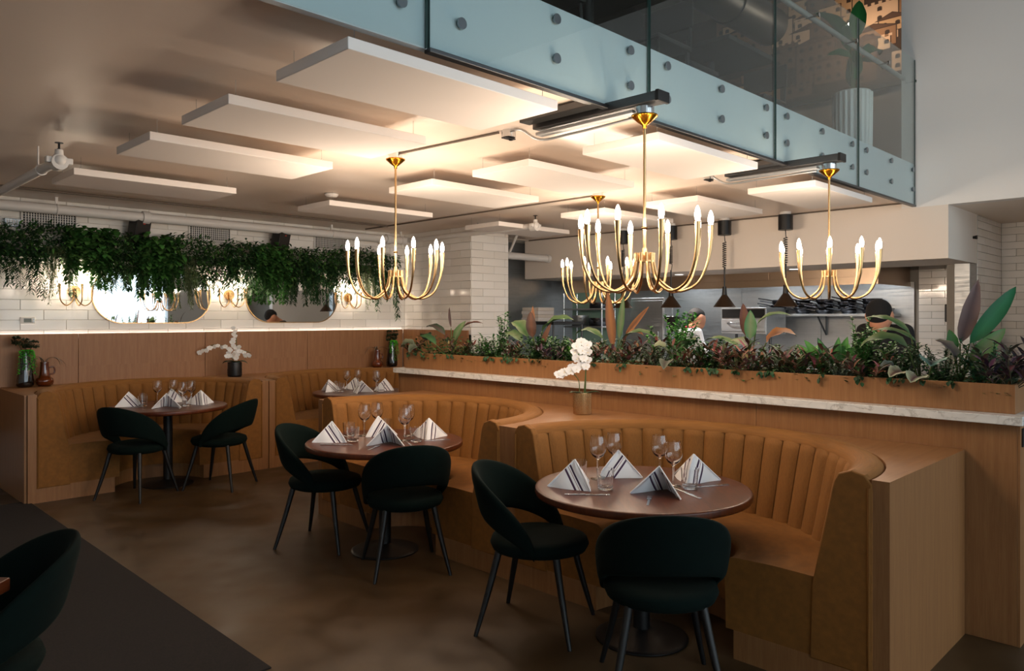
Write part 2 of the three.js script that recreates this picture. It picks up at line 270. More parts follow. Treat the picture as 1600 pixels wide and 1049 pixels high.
const armGeo = [-1, 1].map((s) => { const sh = new THREE.Shape([[0.78, 0.13], [0.79, 0.45], [0.882, 0.905], [0.9, 0.938], [0.95, 0.957], [1.0, 0.945], [1.028, 0.91], [1.028, 0.13]].map(([x, y]) => new THREE.Vector2(s * x, y))); return uvm(new THREE.ExtrudeGeometry(sh, { depth: 0.03, bevelEnabled: true, bevelSize: 0.006, bevelThickness: 0.008, bevelSegments: 2 }).translate(0, 0, -0.03)); });
const pipingGeo = [-1, 1].map((s) => tube([[s * 1.022, 0.14, 0.009], [s * 1.022, 0.5, 0.009], [s * 1.022, 0.9, 0.009]], 0.006, 8, 6));
const surround = (() => {
  const ring = (n0) => { const sh = new THREE.Shape(); sh.moveTo(-BW, 0); sh.lineTo(-RO, 0); sh.absarc(0, 0, RO, PI, 0, true); sh.lineTo(BW, 0); sh.lineTo(BW, BD); sh.lineTo(-BW, BD); sh.closePath(); return sh; };
  return uvm(new THREE.ExtrudeGeometry(ring(), { depth: 0.934, bevelEnabled: false, curveSegments: 48 }).rotateX(-PI / 2));
})();
const plinthGeo = uvm(merge([grid(40, 1, (u, v) => { const a = PI * u; return [-0.41 * Math.cos(a), v * 0.14, -0.41 * Math.sin(a)]; }), bx(-RO, -0.41, 0, 0.135, -0.02, 0.0), bx(0.41, RO, 0, 0.135, -0.02, 0.0)]));
function booth(label, pos, turn) {
  const t = thing('curved_booth', label, 'booth', pos, turn, 'curved banquette booths');
  part(t, 'surround', surround, M.oak, 'oak casing with flat ledge'); part(t, 'plinth', plinthGeo, M.oak, 'oak plinth');
  part(t, 'seat', seatGeo, M.velvet); const b = part(t, 'backrest', backerGeo, M.velvet);
  for (const g of channelGeo) part(b, 'channel', g, M.velvet);
  part(t, 'top_roll', rollGeo, M.velvet);
  for (const k of [0, 1]) { const a = part(t, 'arm_end', armGeo[k], M.velvet); part(a, 'piping', pipingGeo[k], M.velvet); }
}
M.velvet.side = THREE.DoubleSide;
const FRX = 3.23, FRZ = -7.48;
const BOOTHS = [['camel velvet booth at left by the two glossy vases', [2.72, 0, FRZ], 0], ['camel velvet booth in the far corner under the wall mirror', [4.93, 0, FRZ], 0],
  ['middle camel velvet booth against the planter partition', [FRX, 0, -4.37], -PI / 2], ['nearest camel velvet booth at the open end of the partition', [FRX, 0, -2.17], -PI / 2]];
for (const b of BOOTHS) booth(...b);
solo('booth_end_panel', rb(-0.021, 0, 0, 0.934, 0, 1.06, 0.002).translate(1.618, 0, -8.56), M.oak, 'oak end panel closing the left booth', 'panel');

// ---------------------------------------------------------------- chairs
const chairParts = (() => {
  const TM = 1.85, half = 0.24;
  const shell = grid(48, 20, (u, v) => {
    const th = (2 * u - 1) * TM, c = Math.cos(th / TM * PI / 2), yt = 0.475 + 0.36 * Math.pow(Math.max(0, c), 0.75), yb = 0.405 + 0.17 * Math.pow(Math.max(0, c), 0.7), ym = (yt + yb) / 2, hh = (yt - yb) / 2, ph = v * 2 * PI;
    const cy = Math.sign(Math.sin(ph)) * Math.pow(Math.abs(Math.sin(ph)), 0.5), cr = Math.cos(ph) * 0.022, y = ym + hh * cy, lean = Math.max(0, y - 0.45) * (0.1 + 0.1 * c), R = half + cr + lean * 0.9;
    return [Math.sin(th) * R * 1.02, y, Math.cos(th) * (R + lean * 0.35)];
  });
  const capEnds = [];
  const seat = (() => { const prof = [[0.0, 0.4], [0.2, 0.4], [0.232, 0.412], [0.245, 0.44], [0.235, 0.468], [0.2, 0.482], [0.0, 0.49]], g = lathe(prof, 40), p = g.attributes.position; for (let i = 0; i < p.count; i++) { const x = p.getX(i), z = p.getZ(i); p.setXYZ(i, x * 1.0, p.getY(i), z < 0 ? z * 1.12 : z * 0.98); } g.computeVertexNormals(); return g; })();
  const leg = (sx, sz) => taper([[sx * 0.15, 0.42, sz * 0.15], [sx * 0.19, 0.21, sz * 0.195 ], [sx * 0.235, 0.0, sz * 0.245]], [0.019, 0.016, 0.011], 6, 10);
  return { shell: merge([shell, ...capEnds]), seat, legs: [[-1, 1], [1, 1], [-1, -1], [1, -1]].map(([a, b]) => merge([leg(a, b), new THREE.CylinderGeometry(0.011, 0.011, 0.004, 10).translate(a * 0.235, 0.002, b * 0.245)])) };
})();
function chair(label, x, z, fx, fz) {   // faces (fx, fz)
  const t = thing('dining_chair', label, 'chair', [x, 0, z], Math.atan2(-fx, -fz), 'green velvet dining chairs');
  part(t, 'seat', chairParts.seat, M.green); part(t, 'backrest', chairParts.shell, M.green);
  for (const g of chairParts.legs) part(t, 'leg', g, M.black);
}
chair('dark green velvet chair nearest the camera, back turned, at the nearest round table', 2.745, -1.84, 0.74, -0.67);
chair('dark green velvet chair at the left side of the nearest round table', 2.86, -2.68, 0.42, 0.9);
chair('dark green velvet chair with its back turned at the middle round table', 2.93, -3.9, 0.43, -0.9);
chair('dark green velvet chair at the left side of the middle round table', 2.84, -4.74, 0.5, 0.86);
chair('dark green velvet chair at the left table, the one nearer the dark carpet', 2.4, -7.17, 0.85, -0.52);
chair('dark green velvet chair at the left table, the one nearer the middle booth', 3.1, -7.02, -0.6, -0.8);
chair('dark green velvet chair cut off by the lower left corner of the frame', 0.47, -3.05, -0.97, -0.1);
M.green.side = THREE.DoubleSide;

// ---------------------------------------------------------------- tables and what is set on them
const topGeo = (() => { const g = lathe([[0, 0.715], [0.52, 0.715], [0.531, 0.719], [0.535, 0.728], [0.535, 0.747], [0.531, 0.753], [0.522, 0.755], [0, 0.755]], 64); const p = g.attributes.position, uv = g.attributes.uv; for (let i = 0; i < p.count; i++) uv.setXY(i, p.getX(i) / 1.07 + 0.5, p.getZ(i) / 1.07 + 0.5); return g; })();
const TABLES = [
  { p: [3.13, -2.21], n: 'nearest round table', l: 'nearest round walnut table in front of the near booth', w: [[905, 741], [937, 706], [1052, 712], [1042, 690]] },
  { p: [3.05, -4.29], n: 'middle round table', l: 'middle round walnut table between the partition booths' },
  { p: [2.78, -7.47], n: 'left round table', l: 'round walnut table in the left booth by the vases' },
  { p: [4.89, -7.36], n: 'far corner table', l: 'round walnut table in the far corner booth' }];
const ORD = ['leftmost', 'second from left', 'third from left', 'rightmost'];
const wineGeo = lathe([[0.0, 0.002], [0.034, 0.0], [0.034, 0.003], [0.008, 0.007], [0.0042, 0.014], [0.004, 0.085], [0.008, 0.094], [0.026, 0.108], [0.038, 0.13], [0.0405, 0.15], [0.037, 0.18], [0.032, 0.2], [0.0312, 0.2], [0.0362, 0.18], [0.0395, 0.15], [0.037, 0.131], [0.025, 0.11], [0, 0.097]], 28);
const tumGeo = lathe([[0, 0], [0.031, 0], [0.033, 0.004], [0.039, 0.09], [0.0375, 0.09], [0.0325, 0.016], [0.03, 0.013], [0, 0.012]], 24);
const napGeo = (() => {
  const T = V(0, 0.135, -0.012), F = V(0, 0.0, 0.125), L = V(-0.125, 0, -0.07), R = V(0.125, 0, -0.07);
  const face = (B, s, off) => { const g = grid(10, 8, (u, v) => { const p = T.clone().lerp(F.clone().lerp(B, u), v), out = V(s * 0.8, 0.2, 0.45).normalize(); p.addScaledVector(out, off + 0.012 * Math.sin(PI * u) * v * (1.2 - v) + 0.004 * Math.sin(u * 7 + v * 5 + s)); if (v > 0.99) p.y = 0.001 + Math.max(0, off); return [p.x, p.y, p.z]; }, s > 0); const uv = g.attributes.uv; for (let i = 0; i < uv.count; i++) { const u = uv.getX(i), v = uv.getY(i); uv.setXY(i, u * v, v); } return g; };
  const rim = (B) => tube([T.clone(), T.clone().lerp(B, 0.5).add(V(0, 0.002, 0)), B.clone().add(V(0, 0.004, 0))], 0.0035, 6, 6);
  const rd = tube([T.clone(), T.clone().lerp(F, 0.5).add(V(0, 0.004, 0.006)), F.clone().add(V(0, 0.004, 0))], 0.004, 6, 6);
  for (const g of [rd]) { const uv = g.attributes.uv; for (let i = 0; i < uv.count; i++) uv.setXY(i, 0.01, 0.5); }
  const rims = [rim(L), rim(R)]; for (const g of rims) { const uv = g.attributes.uv; for (let i = 0; i < uv.count; i++) uv.setXY(i, 0.95, 0.5); }
  return merge([face(L, -1, 0), face(R, 1, 0), face(L, -1, -0.006), face(R, 1, -0.006), rd, ...rims]);
})();
M.napkin.side = THREE.DoubleSide;
const forkGeo = merge([rb(-0.006, 0.006, 0, 0.003, -0.09, 0.02, 0.001), rb(-0.011, 0.011, 0.001, 0.004, 0.02, 0.05, 0.001), ...[-0.0095, -0.0035, 0.0025, 0.0085].map((x) => bx(x - 0.0012, x + 0.0012, 0.002, 0.004, 0.05, 0.09))]);
const knifeGeo = merge([rb(-0.007, 0.007, 0, 0.006, -0.1, 0.0, 0.002), rb(-0.009, 0.008, 0.001, 0.004, 0.0, 0.115, 0.001)]);
// settings: polar places about each table's centre, in the directions right (r) and away (d) of the camera's view
const SET = {
  napkin: [[-0.33, -0.02, 0.5], [-0.09, 0.25, -1.0], [0.06, -0.17, 2.6], [0.29, 0.13, -0.5]],
  wine: [[-0.2, 0.17], [-0.1, 0.28], [0.13, 0.2], [0.16, 0.0]],
  tum: [[-0.3, 0.16], [-0.19, -0.07], [-0.06, 0.33], [0.23, -0.05]],
};
const S2 = Math.SQRT1_2, away = (x, z, r, d) => [x + (r + d) * S2, 0.755, z + (r - d) * S2];
TABLES.forEach((T, k) => {
  const t = thing('round_table', T.l, 'table', [T.p[0], 0, T.p[1]], 0.6 * k + PI / 4, 'round walnut tables');
  part(t, 'tabletop', topGeo, M.walnut); part(t, 'column', [cyl(0.042, 0.042, 0.69, 0, 0.02, 0, 20)], M.black); part(t, 'base', lathe([[0, 0], [0.23, 0], [0.23, 0.008], [0.21, 0.014], [0.08, 0.03], [0.045, 0.05], [0, 0.05]], 36), M.black); part(t, 'top_plate', bx(-0.15, 0.15, 0.705, 0.715, -0.15, 0.15), M.black);
  const R = rng(50 + k), place = (kind) => SET[kind].map(([r, d, a]) => [r + (R() - 0.5) * (k ? 0.05 : 0), d + (R() - 0.5) * (k ? 0.05 : 0), a ?? 0]).sort((a, b) => a[0] - b[0]);
  place('napkin').forEach(([r, d, a], i) => { const n = solo('napkin', napGeo, M.napkin, `${ORD[i]} folded white striped napkin on the ${T.n}`, 'napkin', 'folded striped napkins'); n.position.set(...away(...T.p, r, d)); n.rotation.y = a - PI / 4 + k * 0.5; });
  place('wine').forEach(([r, d], i) => { const n = solo('wine_glass', wineGeo, M.glass, `${ORD[i]} empty stemmed wine glass on the ${T.n}`, 'wine glass', 'stemmed wine glasses'); n.position.set(...away(...T.p, r, d)); n.scale.setScalar(1.13); });
  place('tum').forEach(([r, d], i) => { const n = solo('water_tumbler', tumGeo, M.glass, `${ORD[i]} clear water tumbler on the ${T.n}`, 'tumbler', 'clear water tumblers'); n.position.set(...away(...T.p, r, d)); n.scale.setScalar(1.12); });
  [[-0.3, -0.19, -PI / 4 + PI / 2, 0], [-0.02, -0.31, -PI / 4 + 2.9, 1], [0.19, -0.16, -PI / 4 + 0.35, 0], [0.36, -0.0, -PI / 4 + 1.9, 1]].forEach(([r, d, a, f], i) => { const n = solo(f ? 'fork' : 'knife', f ? forkGeo : knifeGeo, M.chrome, `${['left', 'left', 'right', 'right'][i]} steel ${f ? 'fork' : 'knife'} on the ${T.n}`, f ? 'fork' : 'knife', 'table cutlery'); n.position.set(...away(...T.p, r, d)); n.rotation.y = a; });
});
{ // corner of a thick wooden table at the lower left
  const t = thing('wooden_table', 'thick plank table corner cut off in the lower left corner of the frame', 'table', [0.11, 0, -2.89], PI / 4);
  for (let i = 0; i < 5; i++) part(t, 'plank', rb(-0.35 + 0.14 * i, -0.212 + 0.14 * i, 0.705, 0.75, -0.32, 0.32, 0.006), M.walnut);
  part(t, 'apron', rb(-0.32, 0.32, 0.65, 0.702, -0.29, 0.29, 0.006), M.walnut); part(t, 'column', cyl(0.045, 0.045, 0.64, 0, 0.014, 0), M.black); part(t, 'base', lathe([[0, 0.008], [0.25, 0.008], [0.25, 0.02], [0, 0.03]]), M.black);
}
// ---------------------------------------------------------------- lamps
function lamp(parent, x, y, z, I, r = 1) { const l = new THREE.PointLight(WARM, I); l.position.set(x, y, z); l.shadow.radius = r * 0.8; l.castShadow = true; l.name = 'bulb_light'; parent.add(l); return l; }
const bulbGeo = lathe([[0, 0], [0.011, 0.002], [0.015, 0.02], [0.0145, 0.04], [0.009, 0.062], [0.003, 0.074], [0, 0.076]], 14);
const NARM = 10, ringR = 0.335;
const armG = taper([[0.045, 1.9, 0], [0.075, 1.8, 0], [0.17, 1.738, 0], [0.265, 1.775, 0], [0.318, 1.88, 0], [ringR, 2.0, 0], [ringR, 2.072, 0]], [0.0075, 0.0075, 0.0075, 0.007, 0.007, 0.010, 0.0165], 30, 10);
const cupG = lathe([[0, 2.06], [0.0165, 2.068], [0.0175, 2.076], [0, 2.077]], 14);
const hubG = merge([cyl(0.05, 0.05, 0.008, 0, 1.892, 0, 24), ...Array.from({ length: NARM }, (_, i) => { const a = i / NARM * 2 * PI; return cyl(0.0095, 0.0095, 0.045, 0.045 * Math.cos(a), 1.895, 0.045 * Math.sin(a), 10); }), cyl(0.02, 0.012, 0.07, 0, 1.895, 0, 16)]);
function chandelier(label, x, z, cy, turn) {   // cy: underside of what it hangs from
  const t = thing('chandelier', label, 'chandelier', [x, 0, z], turn, 'brass candle chandeliers');
  part(t, 'junction_box', cyl(0.05, 0.05, 0.04, 0, cy - 0.04, 0, 24), M.chrome);
  part(t, 'canopy', lathe([[0, cy - 0.04], [0.07, cy - 0.042], [0.068, cy - 0.05], [0.035, cy - 0.078], [0.012, cy - 0.095], [0.011, cy - 0.11], [0, cy - 0.11]], 28), M.brassP);
  part(t, 'rod', cyl(0.0075, 0.0075, cy - 0.1 - 1.95, 0, 1.95, 0, 12), M.brass); part(t, 'hub', hubG, M.brass);
  for (let i = 0; i < NARM; i++) {
    const a = i / NARM * 2 * PI, arm = part(t, 'arm', armG, M.brass); arm.rotation.y = a; part(arm, 'cup', cupG, M.brass);
    const b = part(arm, 'bulb', bulbGeo, M.bulb, 'glowing candle bulb'); b.position.set(ringR, 2.076, 0);
    lamp(t, ringR * Math.cos(a), 2.112, -ringR * Math.sin(a), BULB);
  }
}
chandelier('brass chandelier hanging over the nearest table from the black track', 3.27, -2.29, 2.70, 0.22);
chandelier('brass chandelier hanging over the middle table', 3.22, -4.4, CE, 0.05);
chandelier('rightmost brass chandelier, in front of the cook in black', 5.41, -2.2, 2.70, 0.4);
chandelier('farthest brass chandelier, behind the nearest one, above the planter', 5.55, -4.41, CE, 0.3);
const scArm = (dx, dz) => taper([[0, 0, 0.05], [dx * 0.15, -0.09, 0.05 + dz * 0.15], [dx * 0.55, -0.145, 0.05 + dz * 0.6], [dx * 0.92, -0.1, 0.05 + dz * 0.95], [dx, 0.0, 0.05 + dz], [dx, 0.075, 0.05 + dz]], [0.006, 0.006, 0.006, 0.006, 0.008, 0.0135], 24, 8);
[['brass wall sconce left of the first mirror', 2.265], ['brass wall sconce between the two mirrors', 3.89], ['brass wall sconce right of the second mirror', 5.51]].forEach(([label, x]) => {
  const t = thing('wall_sconce', label, 'sconce', [x, 1.87, LZ], 0, 'brass wall sconces');
  part(t, 'wall_plate', new THREE.CylinderGeometry(0.06, 0.06, 0.03, 28).rotateX(PI / 2).translate(0, 0, 0.016), M.brass); part(t, 'stem', [rod([0, 0, 0.03], [0, 0, 0.055], 0.012), cyl(0.014, 0.014, 0.09, 0, -0.06, 0.05, 12)], M.brass);
  for (const [dx, dz] of [[-0.15, 0.05], [0.03, 0.13], [0.15, 0.05]]) { const a = part(t, 'arm', scArm(dx, dz), M.brass); const b = part(a, 'bulb', bulbGeo, M.bulb, 'glowing candle bulb'); b.position.set(dx, 0.076, 0.05 + dz); lamp(t, dx, 0.112, 0.05 + dz, SCONCE); }
});
// ---------------------------------------------------------------- ceiling fittings
{
  const PW = 1.22, PD = 0.575, PB = 2.64, PT = 0.05, rows = [[-2.5, 'front row'], [-3.55, 'second row'], [-4.59, 'third row'], [-6.09, 'back row']], cols = [[1.605, 'left'], [3.71, 'middle'], [5.88, 'right']];
  for (const [z, rn] of rows) for (const [x, cn] of cols) {
    const t = thing('ceiling_panel', `white acoustic ceiling panel, ${rn} from the mezzanine glass, ${cn} column`, 'ceiling panel', [x, PB, z], 0, 'hanging acoustic ceiling panels');
    part(t, 'board', rb(0, PW, 0, PT, -PD, 0, 0.004), M.panel);
    for (const [u, w] of [[0.06, -0.05], [PW - 0.06, -0.05], [0.06, -PD + 0.05], [PW - 0.06, -PD + 0.05]]) part(t, 'hook', [new THREE.TorusGeometry(0.007, 0.0018, 6, 12).translate(u, PT + 0.008, w), rod([u, PT + 0.014, w], [u, CE - PB, w], 0.0016, 0.0016, 5)], M.chrome);
  }
  const wp = thing('wall_pipe', 'white sprinkler main along the top of the tiled wall', 'pipe', [0, 2.66, -8.35]);
  part(wp, 'pipe', [rod([-2.9, 0, 0], [6.3, 0, 0], 0.05, 0.05, 18)], M.pipe); for (const x of [2.05, 5.12, 6.2]) part(wp, 'hanger', [new THREE.TorusGeometry(0.053, 0.006, 6, 20).rotateY(PI / 2).translate(x, 0, 0), bx(x - 0.012, x + 0.012, 0.045, 0.125, -0.01, 0.01)], M.pipe); for (const x of [2.88, 5.98]) part(wp, 'coupling', rod([x - 0.035, 0, 0], [x + 0.035, 0, 0], 0.066, 0.066, 18), M.pipe);
  part(wp, 'elbow', new THREE.SphereGeometry(0.056, 16, 12).translate(6.3, 0, 0), M.pipe);
  const bp = thing('branch_pipe', 'beige sprinkler pipe running out above the far corner wall', 'pipe', [6.3, 2.66, 0]);
  part(bp, 'pipe', rod([0, 0, -8.29], [0, 0, -5.98], 0.034, 0.034, 14), M.pipe); part(bp, 'hanger', [rod([0, 0.02, -6.9], [0, 0.12, -6.9], 0.005)], M.chrome);
  const head = (t, y) => { part(t, 'valve', [new THREE.SphereGeometry(0.045, 16, 12), cyl(0.028, 0.024, 0.05, 0, 0.02, 0, 14), rod([0, -0.012, -0.06], [0, -0.012, 0.03], 0.05, 0.05, 14), ...[-0.06, 0.06].map((x) => rb(x - 0.018, x + 0.018, -0.02, 0.02, -0.03, 0.02, 0.006))], M.pipe); part(t, 'sprinkler', [cyl(0.007, 0.007, 0.05, 0, 0.065, 0, 8), cyl(0.025, 0.025, 0.004, 0, 0.112, 0, 16), cyl(0.012, 0.012, 0.01, 0, 0.066, 0, 10)], M.black); };
  const s1 = thing('sprinkler_head', 'white sprinkler valve at the end of the pipe at upper left', 'sprinkler', [1.37, 2.62, -5.52]); head(s1);
  const s2 = thing('sprinkler_head', 'white sprinkler valve on the branch pipe left of the farthest chandelier', 'sprinkler', [6.3, 2.66, -5.92]); head(s2);
  const cp = thing('cross_pipe', 'beige pipe running from the wall main to the sprinkler at upper left', 'pipe', [1.37, 2.62, 0]); part(cp, 'pipe', rod([0, 0, -8.29], [0, 0, -5.58], 0.032, 0.032, 14), M.pipe); part(cp, 'hanger', [rod([-0.02, 0.0, -5.95], [-0.02, 0.16, -5.95], 0.006), new THREE.TorusGeometry(0.035, 0.005, 6, 16).translate(0, 0, -5.95)], M.pipe);
  const kp = thing('kitchen_pipe', 'white capped pipe beside the tiled pillar', 'pipe', [0, 2.47, -7.45]); part(kp, 'pipe', [rod([6.9, 0, 0], [8.2, 0, 0], 0.05, 0.05, 16), rod([8.16, 0, 0], [8.22, 0, 0], 0.06, 0.06, 16)], M.pipe); part(kp, 'hanger', [rod([7.35, 0.04, 0], [7.25, 0.3, 0], 0.008), rod([7.4, 0.04, 0], [7.55, 0.3, 0], 0.018)], M.pipe);
  solo('conduit', [rod([1.0, CE - 0.012, -7.9], [5.66, CE - 0.012, -7.9], 0.012)], M.taupe, 'thin conduit on the ceiling parallel to the tiled wall', 'conduit');
  solo('conduit', [rod([5.66, CE - 0.008, -8.4], [5.66, CE - 0.008, -4.5], 0.008)], M.taupe, 'thin conduit on the ceiling leading to the farthest chandelier', 'conduit');
  solo('conduit', [rod([3.22, CE - 0.009, -4.35], [3.3, CE - 0.009, -3.42], 0.008)], M.taupe, 'thin conduit on the ceiling leading to the middle chandelier', 'conduit');
  solo('conduit', [rod([8.26, CE - 0.008, -7.9], [8.26, CE - 0.008, -2.6], 0.008)], M.taupe, 'thin conduit along the top of the cream bulkhead', 'conduit');
  const jb = (label, x, z) => { const t = thing('junction_box', label, 'junction box', [x, CE, z]); part(t, 'box', cyl(0.045, 0.045, 0.045, 0, -0.045, 0, 8), M.chrome); part(t, 'cover', [rb(-0.045, 0.045, -0.055, -0.047, -0.02, 0.02, 0.002), cyl(0.012, 0.012, 0.01, 0.02, -0.06, 0, 8)], M.black); };
  jb('open metal junction box on the ceiling beside the large front panel', 3.33, -3.36); jb('small metal junction box on the ceiling left of the rightmost chandelier', 5.5, -3.22);
  const track = (label, x, z0, z1, drop) => { const t = thing('lighting_track', label, 'track', [x, 0, 0]); part(t, 'channel', [rb(-0.05, 0.05, CE - 0.07, CE - 0.02, z0, z1, 0.004), rb(-0.16, -0.075, CE - 0.05, CE - 0.012, z0, GZ - 0.02, 0.003)], M.steelD); part(t, 'lower_bar', rb(-0.025, 0.035, CE - 0.1, CE - 0.082, z0, z1 - 0.16, 0.003), M.steel); part(t, 'end_cap', rb(-0.052, 0.052, CE - 0.074, CE - 0.016, z1, z1 + 0.02, 0.003), M.black); part(t, 'flexible_conduit', tube([[0.04, CE - 0.02, z0 - 0.32], [0.05, CE - 0.015, z0 - 0.2], [0.06, CE - 0.1, z0 - 0.05], [0.075, CE - 0.105, z0 + 0.2], [0.07, CE - 0.1, z1 - 0.2]], 0.008, 30), M.steel); };
  track('black metal track over the nearest table, sticking out past the glass', 3.27, -3.05, -2.19); track('black metal track carrying the rightmost chandelier', 5.41, -3.0, -2.12);
  const sd = thing('smoke_detector', 'round white smoke detector on the ceiling', 'smoke detector', [3.83, CE, -6.25]); part(sd, 'body', lathe([[0, 0], [0.065, 0], [0.063, -0.018], [0.045, -0.036], [0, -0.04]].reverse(), 28), M.pipe); part(sd, 'grille', new THREE.TorusGeometry(0.05, 0.003, 6, 28).rotateX(PI / 2).translate(0, -0.03, 0), M.pipe);
}
// ---------------------------------------------------------------- on the tiled wall
[['first oblong wall mirror, nearer the left edge', 3.05], ['second oblong wall mirror, toward the far corner', 4.72]].forEach(([label, x]) => {
  const t = thing('wall_mirror', label, 'mirror', [x, 1.845, LZ]), st = (a, b, r) => { const s = new THREE.Shape(); s.moveTo(-a + r, -b); s.lineTo(a - r, -b); s.absarc(a - r, 0, b, -PI / 2, PI / 2, false); s.lineTo(-a + r, b); s.absarc(-a + r, 0, b, PI / 2, PI * 1.5, false); return s; };
  part(t, 'mirror_glass', new THREE.ExtrudeGeometry(st(0.615, 0.295, 0.295), { depth: 0.006, bevelEnabled: false, curveSegments: 24 }).translate(0, 0, 0.016), M.mirror);
  const ring = st(0.625, 0.305, 0.305); ring.holes.push(st(0.615, 0.295, 0.295)); part(t, 'frame', new THREE.ExtrudeGeometry(ring, { depth: 0.025, bevelEnabled: false, curveSegments: 24 }).translate(0, 0, 0.001), M.brass);
  part(t, 'backing', new THREE.ExtrudeGeometry(st(0.6, 0.28, 0.28), { depth: 0.012, bevelEnabled: false }).translate(0, 0, 0.002), M.black);
});
[['air vent grille at the left end of the tiled wall', 1.82], ['air vent grille between the two wall speakers', 3.44], ['air vent grille in the far corner of the tiled wall', 5.03]].forEach(([label, x]) => {
  const t = thing('air_vent', label, 'vent', [x, 2.5, LZ]); part(t, 'backing', bx(0, 0.46, 0, 0.17, 0.002, 0.006), M.black);
  part(t, 'frame', [rb(-0.02, 0.48, 0.17, 0.19, 0, 0.02), rb(-0.02, 0.48, -0.02, 0, 0, 0.02), rb(-0.02, 0, 0, 0.17, 0, 0.02), rb(0.46, 0.48, 0, 0.17, 0, 0.02)], M.pipe);
  for (let i = 1; i < 20; i++) part(t, 'bar', bx(i * 0.023 - 0.004, i * 0.023 + 0.004, 0, 0.17, 0.008, 0.016), M.pipe); for (let i = 1; i < 7; i++) part(t, 'bar', bx(0, 0.46, i * 0.0243 - 0.002, i * 0.0243 + 0.002, 0.006, 0.01), M.pipe);
});
[['black wall speaker above the first mirror', 2.84], ['black wall speaker above the second mirror', 4.46]].forEach(([label, x]) => {
  const t = thing('wall_speaker', label, 'speaker', [x, 2.53, LZ + 0.17], 0.25); const c = part(t, 'cabinet', rb(-0.085, 0.085, -0.13, 0.13, -0.07, 0.07, 0.01), M.black); c.rotation.x = 0.25; part(c, 'grille', rb(-0.075, 0.075, -0.12, 0.12, 0.07, 0.076, 0.003), M.dark); part(c, 'badge', bx(-0.012, 0.012, 0.075, 0.09, 0.076, 0.078), std({ color: '#b03a2e', roughness: 0.5 })); part(t, 'bracket', rod([0, 0.03, -0.165], [0, 0, -0.05], 0.014), M.black);
});
{
  const t = thing('thermostat', 'small white thermostat with a green display on the tiled wall', 'thermostat', [1.86, 1.575, LZ]); part(t, 'case', rb(-0.065, 0.065, -0.035, 0.035, 0, 0.022, 0.008), M.pipe); part(t, 'display', bx(-0.035, 0.03, -0.018, 0.02, 0.022, 0.0235), std({ color: '#3d4a3c', roughness: 0.3 })); part(t, 'button', [rb(0.04, 0.055, 0.005, 0.015, 0.022, 0.026, 0.001), rb(0.04, 0.055, -0.015, -0.005, 0.022, 0.026, 0.001)], M.cap);
  const e = thing('wall_unit', 'small grey box with a louvred front beside the left air vent', 'wall unit', [1.73, 2.52, LZ]); part(e, 'case', rb(-0.07, 0.07, -0.035, 0.045, 0, 0.04, 0.006), M.cap); for (let i = 0; i < 5; i++) part(e, 'louvre', bx(-0.05 + 0.02 * i, -0.04 + 0.02 * i, -0.02, 0.03, 0.04, 0.044), M.pipe);
}
// ---------------------------------------------------------------- plants
class Foliage {
  constructor() { this.p = []; this.c = []; this.i = []; }
  leaf(o, dir, len, wid, { curl = 0.3, fold = 0.25, col = [0.05, 0.15, 0.04], tip, mid, seg = 3, peak = 0.4, up = V(0, 1, 0), wave = 0 } = {}) {
    const d = dir.clone().normalize(); let side = d.clone().cross(up); if (side.lengthSq() < 1e-4) side = V(1, 0, 0).cross(d); side.normalize(); let nrm = side.clone().cross(d).normalize();
    const base = this.p.length / 3, pos = V().copy(o), dd = d.clone(), q = new THREE.Quaternion(), step = len / seg; q.setFromAxisAngle(side, -curl / seg);
    const put = (v, c) => { this.p.push(v.x, v.y, v.z); this.c.push(...c); };
    put(pos, mid ?? col);
    for (let k = 1; k <= seg; k++) {
      pos.addScaledVector(dd, step); dd.applyQuaternion(q); nrm.applyQuaternion(q); const t = k / seg;
      if (k === seg) { put(pos, tip ?? col); break; }
      const w = wid / 2 * Math.pow(Math.sin(PI * Math.pow(t, Math.log(0.5) / Math.log(peak))), 0.8), wv = wave * Math.sin(k * 2.1);
      put(pos.clone().addScaledVector(side, -w).addScaledVector(nrm, w * (fold + wv)), col); put(pos, mid ?? col); put(pos.clone().addScaledVector(side, w).addScaledVector(nrm, w * (fold - wv)), col);
    }
    const id = (k, s) => k === 0 ? base : k === seg ? base + 1 + 3 * (seg - 1) : base + 1 + 3 * (k - 1) + s;
    for (let k = 0; k < seg; k++) for (const s of [0, 1]) {
      const a = id(k, s), b = id(k, s + 1), c = id(k + 1, s), e = id(k + 1, s + 1);
      if (a === b) this.i.push(a, c, e); else if (c === e) this.i.push(a, c, b); else this.i.push(a, c, b, b, c, e);
    }
  }
  geo() { const g = new THREE.BufferGeometry(); g.setAttribute('position', new THREE.Float32BufferAttribute(this.p, 3)); g.setAttribute('color', new THREE.Float32BufferAttribute(this.c, 3)); g.setAttribute('uv', new THREE.Float32BufferAttribute(new Float32Array(this.p.length / 3 * 2), 2)); g.setIndex(this.i); g.computeVertexNormals(); return g; }
}
const M_stem = std({ color: '#3f3a22', roughness: 0.8 }), M_stemG = std({ color: '#47592c', roughness: 0.7 });
const rdir = (R, up = 0.5) => { const a = R() * 2 * PI; return V(Math.cos(a), up, Math.sin(a)).normalize(); };
const vary = (R, c, k = 0.3) => { const f = 1 + (R() - 0.5) * 2 * k; return c.map((x) => x * f); };
function stemsToGeo(list) { return list.length ? merge(list) : null; }
function plantThing(name, label, pos, fol, stems, group) { const t = thing(name, label, 'plant', pos, 0, group); part(t, 'foliage', fol.geo(), M.leaf).userData.kind = 'stuff'; if (stems?.length) part(t, 'stem', stems, name.startsWith('hanging') ? M_stemG : M_stem).userData.kind = 'stuff'; return t; }
const PLX = PX + 0.26, PLY = 1.235;
